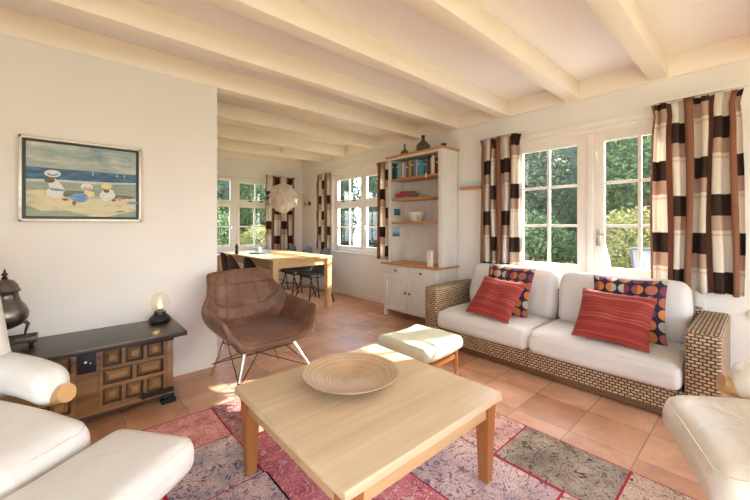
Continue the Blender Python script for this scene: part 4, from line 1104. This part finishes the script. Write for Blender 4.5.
bm = B(); tube(bm, [(.09, FY-.007, .385), (.09, FY-.016, .385)], .007, 10); tube(bm, [(.112, FY-.007, .375), (.112, FY-.014, .375)], .005, 10); part('stud', bm, M['chrome'], lk, world=True)
for zc_, nm in ((.432, 0), (.085, 1)):
    bm = B()
    pts = [(.57, zc_-.016), (.57, zc_+.014), (.40, zc_+.012), (.38, zc_+.022), (.365, zc_+.008), (.345, zc_+.002), (.365, zc_-.006), (.375, zc_-.022), (.395, zc_-.016)]
    f0 = [bm.verts.new((min(x, .553), FY-.009, z)) for x, z in pts]; f1 = [bm.verts.new((min(x, .553), FY-.002, z)) for x, z in pts]
    n = len(pts); bm.faces.new(f0); bm.faces.new(f1[::-1])
    for i in range(n): bm.faces.new((f0[(i+1) % n], f0[i], f1[i], f1[(i+1) % n]))
    bmesh.ops.recalc_face_normals(bm, faces=bm.faces[:]); part('strap_hinge', bm, M['iron'], ch, world=True)
for x in (.50, -1.0):
    bm = B(); box(bm, x-.02, x+.065, 2.665, 2.75, 0, .03, .004); box(bm, x-.01, x+.055, 2.675, 2.74, .03, .056, .004); part('foot', bm, M['iron'], ch, world=True)
bm = B(); box(bm, CX0+.05, CX1-.06, FY+.02, FY+.04, .03, .056); box(bm, .45, .54, 3.0, 3.09, 0, .056); box(bm, -1.0, -.9, 3.0, 3.09, 0, .056); part('base_rail', bm, M['chestdark'], ch, world=True)

# lamp on the chest
tl = thing('table_lamp', 'small black based table lamp with clear glass globe on the chest', 'lamp', (.532, 3.025, .475))
tl.scale = (.88, .88, .88)
bm = B(); lathe(bm, [(0, 0), (.064, 0), (.079, .012), (.079, .03), (.06, .052), (.045, .064), (.042, .078), (.045, .084), (.038, .088), (0, .088)], seg=36); part('base', bm, plain('matt_black_enamel', (.016, .018, .022), .35), tl)
bm = B(); lathe(bm, [(.035, .088), (.056, .105), (.065, .135), (.066, .175), (.055, .215), (.033, .238), (.012, .245), (0, .246)], seg=36); part('glass_globe', bm, M['clearglass'], tl, smooth=80)
bm = B(); lathe(bm, [(0, .086), (.012, .086), (.012, .11), (0, .112)], seg=16); part('socket', bm, M['brass'], tl)
bm = B(); lathe(bm, [(0, .110), (.010, .115), (.014, .135), (.008, .16), (0, .172)], seg=16); part('bulb', bm, plain('glowing_bulb', (1, .8, .5), .4, emit=(1, .62, .26), es=9), tl)

# pewter urn
un = thing('coffee_urn', 'old pewter coffee urn on a footed tray at the left end of the chest', 'urn', (-.262, 2.93, .475))
bm = B(); lathe(bm, [(0, .135), (.04, .14), (.09, .165), (.118, .205), (.120, .245), (.105, .285), (.080, .325), (.068, .36), (.066, .385), (.078, .392), (.080, .398), (.066, .402)], seg=40); part('body', bm, M['pewter'], un, smooth=80)
bm = B(); lathe(bm, [(.078, .398), (.070, .415), (.064, .435), (.046, .462), (.02, .475), (0, .477)], seg=36); ld = part('lid', bm, M['pewter'], un, smooth=80)
bm = B(); lathe(bm, [(0, .472), (.014, .475), (.018, .485), (.010, .495), (.016, .505), (.017, .512), (.007, .522), (.006, .535), (0, .548)], seg=16); part('finial', bm, M['chestdark'], ld)
for i in range(3):
    a = math.radians(-20+120*i); ca, sa = math.cos(a), math.sin(a)
    bm = B(); tube(bm, [(.095*ca, .095*sa, .19), (.122*ca, .122*sa, .165), (.112*ca, .112*sa, .13), (.105*ca, .105*sa, .09), (.122*ca, .122*sa, .068)], [.014, .012, .008, .006, .010], 10); part('leg', bm, M['pewter'], un)
bm = B(); box(bm, -.16, .155, -.085, .085, .045, .058, .004); box(bm, -.165, .16, -.09, -.082, .045, .07, .002); box(bm, -.165, .16, .082, .09, .045, .07, .002); box(bm, .152, .16, -.09, .09, .045, .07, .002); box(bm, -.165, -.157, -.09, .09, .045, .07, .002)
ty = part('tray', bm, M['chestdark'], un)
for x in (-.135, .13):
    for y_ in (-.065, .065):
        bm = B(); lathe(bm, [(0, 0), (.012, 0), (.014, .012), (.008, .022), (.013, .034), (.010, .046), (0, .046)], c=(x, y_, 0), seg=12); part('foot', bm, M['iron'], ty)
bm = B(); tube(bm, [(.0, -.115, .20), (.0, -.155, .20)], .009, 10); tube(bm, [(0, -.145, .19), (0, -.145, .235)], .006, 8); part('tap', bm, M['brass'], un)

un.scale = (.86, .86, .86)
# ------------------------------------------------------------------ recliners
def recliner(name, label, loc, rz, side, mat, seat_d=.54, s_off=.0):
    """local frame: faces -y, x to the sitter's left-hand viewer side; loc = floor point under the seat centre"""
    t = thing(name, label, 'recliner chair', loc, rz)
    bm = B(); soft(bm, (.60, .60, .20), .075, (0, -.03, .395), .018, 10, RX(.06), wr=.007, seed=side, fn=lambda p: Vector((p.x, p.y, p.z+.02*max(0, -p.y/.29)**2*(-1 if p.z > 0 else .6)))); sc_ = part('seat', bm, mat, t, smooth=60)
    part('seam', seam((.60, .60, .20), .075, (0, -.03, .395), RX(.06), lambda p: Vector((p.x, p.y, p.z+.02*max(0, -p.y/.29)**2*-1))), mat, sc_)
    bm = B(); soft(bm, (.80, .16, .70), .07, (0, .34, .80), 0, 9, RX(-.36), wr=.01, seed=side+5, fn=lambda p: Vector((p.x*(1+.05*math.sin(p.z*6)), p.y-.05*(1-(p.x/.3)**2)*0, p.z))); part('backrest', bm, mat, t, smooth=60)
    bm = B(); soft(bm, (.52, .15, .20), .065, (0, .53, 1.10), .0, 7, RX(-.30), wr=.008, seed=side+8); part('headrest', bm, mat, t, smooth=60)
    for s in (-1, 1):
        bm = B(); soft(bm, (.135, .46, .135), .055, (s*.335, .15, .57), .01, 8, RX(.06) @ RY(s*-.10), wr=.008, seed=side+s, fn=lambda p: Vector((p.x, p.y, p.z-.03*max(0, -p.y/.23)**3))); part('arm_pad', bm, mat, t, smooth=60)
        bm = B(); pts = [(s*.345, -.108, .515), (s*.345, -.04, .495), (s*.35, .05, .465), (s*.35, .26, .42), (s*.335, .32, .33), (s*.30, .24, .20)]
        tube(bm, pts, [.037, .036, .033, .03, .028, .026], 14)
        bmesh.ops.scale(bm, vec=(1, 1, 1), verts=bm.verts[:]); part('wooden_arm', bm, M['beech'], t, smooth=50)
    bm = B()
    ring = [(.27*math.cos(a), .27*math.sin(a)+.06, .022) for a in [2*PI*i/36 for i in range(37)]]
    tube(bm, ring, .022, 10, cap=False)
    part('base_ring', bm, M['beech'], t, smooth=60)
    bm = B(); tube(bm, [(-.26, .06, .03), (0, .06, .05), (.26, .06, .03)], .022, 10); tube(bm, [(0, .06, .05), (0, .06, .20)], .03, 14); tube(bm, [(-.30, .22, .20), (0, .12, .20), (.30, .22, .20)], .025, 12); box(bm, -.16, .16, -.16, .20, .20, .285, .01)
    part('pedestal', bm, M['beech'], t, smooth=50)
    return t
def ottoman(label, loc, rz, mat):
    t = thing('ottoman', label, 'footstool', loc, rz)
    bm = B(); soft(bm, (.57, .37, .125), .05, (.0, 0, .345), .010, 10, wr=.005, seed=3); oc = part('cushion', bm, mat, t, smooth=60); part('seam', seam((.57, .37, .125), .05, (0, 0, .345), rad=.003), mat, oc)
    bm = B(); ring = [(.19*math.cos(a), .15*math.sin(a), .018) for a in [2*PI*i/30 for i in range(31)]]; tube(bm, ring, .018, 8, cap=False); part('base_ring', bm, M['beech'], t)
    bm = B(); tube(bm, [(-.19, 0, .02), (0, 0, .035), (.19, 0, .02)], .018, 8); tube(bm, [(0, 0, .03), (0, 0, .24)], .022, 12); box(bm, -.2, .2, -.03, .03, .24, .285, .006); part('pedestal', bm, M['beech'], t)
    return t
aL = math.atan2(.6, .8)         # chair's -y axis turned to (.6, -.8)
recliner('recliner', 'white leather recliner with pale wooden arms at the left edge, in front of the chest', (-.335, 1.775, 0), aL, 1, M['whiteleather'])
ottoman('long white leather footstool in front of the left recliner', (.045, 1.40, 0), aL+.0, M['whiteleather'])
aR = math.atan2(-.37, -.93)
recliner('recliner', 'cream leather recliner at the right edge, in front of the sofa', (1.82, -.10, .0085), aR, 2, M['creamleather'])

# ------------------------------------------------------------------ garden
bm = B(); box(bm, -9, 26, -12, 22, -.30, -.16); solo('lawn', bm, M['grass'], kind='structure', smooth=0)
bm = B(); box(bm, XW+T, XW+T+2.2, -2.8, 3.2, -.16, -.06, .01); solo('terrace', bm, M['terrace'], kind='structure', smooth=0)
def crown(n, rx, ry, rz, ls, seed, holes=.0):
    R_ = random.Random(seed); bm = B()
    for _ in range(n):
        d = Vector((R_.gauss(0, 1), R_.gauss(0, 1), R_.gauss(0, 1))).normalized()
        r = R_.uniform(.45, 1)**.45
        r *= 1 + .28*noise.noise(d*2.3+Vector((seed, 0, 0)))
        p = Vector((d.x*rx*r, d.y*ry*r, d.z*rz*r))
        a = Vector((R_.gauss(0, 1), R_.gauss(0, 1), R_.gauss(0, .6))).normalized(); b = a.cross(d + Vector((R_.gauss(0, .5), R_.gauss(0, .5), R_.gauss(0, .5)))).normalized()
        s = ls*R_.uniform(.6, 1.3)
        q = [p-a*s*.5, p+b*s*.28, p+a*s*.55, p-b*s*.28]
        bm.faces.new([bm.verts.new(v) for v in q])
    return bm
_cr = {}
def tree(name, label, cat, x, y, rx, ry, h, z0, n, ls, mat, seed, group):
    """foliage from z0 to h above the lawn, trunk below it"""
    t = thing(name, label, cat, (x, y, -.16), seed*.7, group=group)
    key = (n, round(rx, 2), round(ry, 2), round(h-z0, 2), ls, seed)
    bm = crown(n, rx, ry, (h-z0)/2, ls, seed); bmesh.ops.translate(bm, vec=(0, 0, (h+z0)/2+.16), verts=bm.verts[:])
    part('foliage', bm, M[mat], t, smooth=0)
    bm = B(); tube(bm, [(0, 0, -.02), (.05, .03, (h+z0)*.25), (0, 0, (h+z0)*.5)], [.09, .07, .04], 8)
    for i in range(4):
        a = i*1.7+seed; tube(bm, [(0, 0, (h+z0)*.3), (math.cos(a)*rx*.5, math.sin(a)*ry*.5, (h+z0)*.55+.2)], [.035, .015], 6)
    part('trunk', bm, M['bark'], t)
g1 = 'trees and shrubs in the garden'
T_ = [  # beyond the glazed doors
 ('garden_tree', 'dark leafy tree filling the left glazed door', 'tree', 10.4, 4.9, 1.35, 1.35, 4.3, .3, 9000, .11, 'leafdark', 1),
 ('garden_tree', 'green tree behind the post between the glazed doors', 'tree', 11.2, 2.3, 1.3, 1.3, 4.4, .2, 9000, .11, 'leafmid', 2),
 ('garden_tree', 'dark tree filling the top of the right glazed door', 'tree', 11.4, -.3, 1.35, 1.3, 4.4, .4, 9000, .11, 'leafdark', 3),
 ('garden_shrub', 'yellow-green sunlit shrub in the lower panes of the right glazed door', 'shrub', 8.4, 1.75, .75, .8, 1.55, -.05, 6000, .07, 'leafyellow', 4),
 ('garden_shrub', 'green shrub low in the left glazed door', 'shrub', 8.6, 3.75, .85, .95, 1.45, .0, 6000, .08, 'leafmid', 5),
 ('garden_shrub', 'yellowish shrub behind the curtain side of the right glazed door', 'shrub', 8.6, -.1, .8, .9, 1.65, .0, 5000, .07, 'leafyellow', 6),
 # beyond the side window
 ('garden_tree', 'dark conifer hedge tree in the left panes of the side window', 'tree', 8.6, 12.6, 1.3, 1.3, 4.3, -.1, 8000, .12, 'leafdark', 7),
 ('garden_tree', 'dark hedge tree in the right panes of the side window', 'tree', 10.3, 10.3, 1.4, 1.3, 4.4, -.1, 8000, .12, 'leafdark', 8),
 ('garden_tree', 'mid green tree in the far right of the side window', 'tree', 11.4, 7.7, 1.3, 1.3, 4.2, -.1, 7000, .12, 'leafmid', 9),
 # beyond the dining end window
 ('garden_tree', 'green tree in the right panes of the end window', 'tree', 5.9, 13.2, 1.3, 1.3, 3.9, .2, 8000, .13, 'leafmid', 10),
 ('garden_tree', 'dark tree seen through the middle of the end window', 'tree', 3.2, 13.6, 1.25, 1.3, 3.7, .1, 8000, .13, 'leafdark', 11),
 ('garden_shrub', 'bright green shrub in the lower left panes of the end window', 'shrub', 2.9, 10.4, .9, .9, 1.75, -.1, 6000, .09, 'leafmid', 12),
 ('garden_shrub', 'pale green shrub in the lower right panes of the end window', 'shrub', 4.9, 10.8, .9, .9, 1.25, -.1, 5000, .08, 'leafyellow', 13),
]
def hedge(label, pts, h, seed):
    """tall clipped hedge along a line: lumpy solid with leaves all over it"""
    R_ = random.Random(seed); bm = B()
    (x0, y0), (x1, y1) = pts; L = math.hypot(x1-x0, y1-y0); d = Vector((x1-x0, y1-y0, 0))/L; nrm = Vector((-d.y, d.x, 0))
    nu, nv = int(L*3), 16; rows = []
    for j in range(nv+1):
        a = PI*j/nv; row = []
        for i in range(nu+1):
            s_ = L*i/nu; off = -math.cos(a)*.5; z = h*min(1, math.sin(a)*1.6)
            p = Vector((x0, y0, 0))+d*s_+nrm*off
            q = noise.noise(Vector((s_*.8, z*.9, seed)))*.35
            p += nrm*(-math.copysign(q, -off)) ; p.z = z*(1+.05*noise.noise(Vector((s_*.6, 0, seed))))-.16
            row.append(bm.verts.new(p))
        rows.append(row)
    for j in range(nv):
        for i in range(nu): bm.faces.new((rows[j][i], rows[j][i+1], rows[j+1][i+1], rows[j+1][i]))
    bm.faces.ensure_lookup_table(); base = [f for f in bm.faces]
    cs = [(f.calc_center_median(), f) for f in base]; bm.normal_update()
    for _ in range(14000):
        c, f = cs[R_.randrange(len(cs))]; vs = f.verts; u, v = R_.random(), R_.random()
        p = vs[0].co.lerp(vs[1].co, u).lerp(vs[3].co.lerp(vs[2].co, u), v) + f.normal*R_.uniform(-.02, .10)*(1 if f.normal.dot(c-Vector((c.x, c.y, c.z-1))) > -2 else 1)
        a = Vector((R_.gauss(0, 1), R_.gauss(0, 1), R_.gauss(0, 1))).normalized(); b = a.cross(Vector((R_.gauss(0, 1), R_.gauss(0, 1), R_.gauss(0, 1)))).normalized(); s2 = R_.uniform(.09, .16)
        bm.faces.new([bm.verts.new(q) for q in (p-a*s2*.5, p+b*s2*.3, p+a*s2*.5, p-b*s2*.3)])
    solo('hedge', bm, M['leafdark'], label, 'hedge', (x0, y0, -.16), smooth=0)
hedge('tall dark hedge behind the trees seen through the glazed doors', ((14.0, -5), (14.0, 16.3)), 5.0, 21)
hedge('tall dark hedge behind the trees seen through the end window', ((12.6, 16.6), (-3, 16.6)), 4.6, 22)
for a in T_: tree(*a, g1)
# pale garden table and folded white sunshade on the terrace
gt = thing('garden_chair', 'pale grey garden chair seen from behind through the right glazed door', 'garden chair', (5.2, .82, -.06))
gm = plain('grey_metal', (.03, .035, .045), .5); gs = plain('pale_grey_mesh', (.13, .15, .17), .6)
bm = B()
for s_ in (-1, 1): tube(bm, [(.28, s_*.27, 0), (.20, s_*.27, .42), (-.05, s_*.27, .97)], .014, 8); tube(bm, [(-.10, s_*.27, 0), (.45, s_*.27, .40), (.16, s_*.27, .42)], .014, 8)
tube(bm, [(-.05, -.27, .97), (-.05, .27, .97)], .018, 8)
part('frame', bm, gm, gt)
bm = B(); quad(bm, [(.16, -.255, .46), (.16, .255, .46), (-.045, .255, .95), (-.045, -.255, .95)]); o_ = part('backrest', bm, gs, gt); o_.modifiers.new('t', 'SOLIDIFY').thickness = .006
bm = B(); box(bm, .16, .58, -.255, .255, .40, .412, .002); part('seat', bm, gs, gt)
ss = thing('garden_parasol', 'folded white parasol standing beyond the right glazed door', 'parasol', (5.0, 1.36, -.06))
bm = B(); lathe(bm, [(0, .30), (.15, .32), (.13, .5), (.09, .8), (.035, 1.05), (0, 1.1)], seg=18); part('folded_canopy', bm, plain('white_canvas', (.80, .80, .80), .7), ss)
bm = B(); tube(bm, [(0, 0, 0), (0, 0, 1.14)], .018); part('pole', bm, M['chrome'], ss)
bm = B(); lathe(bm, [(0, 0), (.2, 0), (.2, .05), (.04, .08), (0, .08)]); part('base', bm, M['terrace'], ss)

# ------------------------------------------------------------------ light
w = bpy.data.worlds.new('sky'); sc.world = w; w.use_nodes = True; nt = w.node_tree; nt.nodes.clear()
o = nt.nodes.new('ShaderNodeOutputWorld'); bg = nt.nodes.new('ShaderNodeBackground'); sk = nt.nodes.new('ShaderNodeTexSky')
sk.sky_type = 'NISHITA'; sk.sun_disc = False; sk.sun_elevation = math.radians(34); sk.sun_rotation = math.radians(110); sk.air_density = 1.0; sk.dust_density = 3.0; sk.ozone_density = .6
mx = nt.nodes.new('ShaderNodeMix'); mx.data_type = 'RGBA'; mx.inputs[0].default_value = .75
nt.links.new(sk.outputs[0], mx.inputs[6]); mx.inputs[7].default_value = (.90, .95, 1.08, 1)
nt.links.new(mx.outputs[2], bg.inputs[0]); bg.inputs[1].default_value = 3.4
nt.links.new(bg.outputs[0], o.inputs[0])
sd = bpy.data.lights.new('sun', 'SUN'); sd.energy = 12; sd.angle = math.radians(.8); sd.color = (1, .95, .87)
so = bpy.data.objects.new('sun', sd); COL.objects.link(so)
so.rotation_euler = Vector((1, -.38, .68)).to_track_quat('Z', 'Y').to_euler(); so.location = (12, -4, 9)
def portal(nm, loc, sx, sy, d):
    l = bpy.data.lights.new(nm, 'AREA'); l.shape = 'RECTANGLE'; l.size = sx; l.size_y = sy; l.cycles.is_portal = True
    q = bpy.data.objects.new(nm, l); COL.objects.link(q); q.location = loc; q.rotation_euler = (-Vector(d)).to_track_quat('Z', 'Y').to_euler(); return q
portal('door_daylight', (XW+T+.02, 1.08, 1.05), 1.6, 2.1, (-1, 0, 0))
portal('added_door_daylight', (XW+T+.02, -1.75, 1.05), 1.6, 2.1, (-1, 0, 0))
portal('side_window_daylight', (XW+T+.02, 4.4, 1.4), 1.7, 1.45, (-1, 0, 0))
portal('end_window_daylight', (2.16, YD+T+.02, 1.4), 1.8, 1.45, (0, -1, 0))
portal('added_left_daylight', (XL-.32, -.8, 1.33), 2.5, 1.8, (1, 0, 0))
portal('added_rear_daylight', (.85, YB-.32, 1.1), 4.2, 2.25, (0, 1, 0))

# ------------------------------------------------------------------ camera
cd = bpy.data.cameras.new('camera'); cam = bpy.data.objects.new('camera', cd); COL.objects.link(cam)
cam.location = (0, 0, 1.2); th = math.atan2(390.36, 347.77)
cam.rotation_euler = (HP, 0, th-HP)
cd.sensor_width = 36; cd.lens = 347.77/750*36; cd.shift_y = -25.26/750; cd.clip_start = .02
sc.camera = cam
sc.view_settings.view_transform = 'Standard'; sc.view_settings.look = 'None'; sc.view_settings.gamma = 1; sc.view_settings.exposure = .82
sc.view_settings.use_curve_mapping = False
sc.cycles.max_bounces = 12; sc.cycles.diffuse_bounces = 8; sc.cycles.transparent_max_bounces = 12; sc.cycles.use_denoising = True
sc.cycles.sample_clamp_indirect = 6; sc.cycles.caustics_reflective = False; sc.cycles.caustics_refractive = False
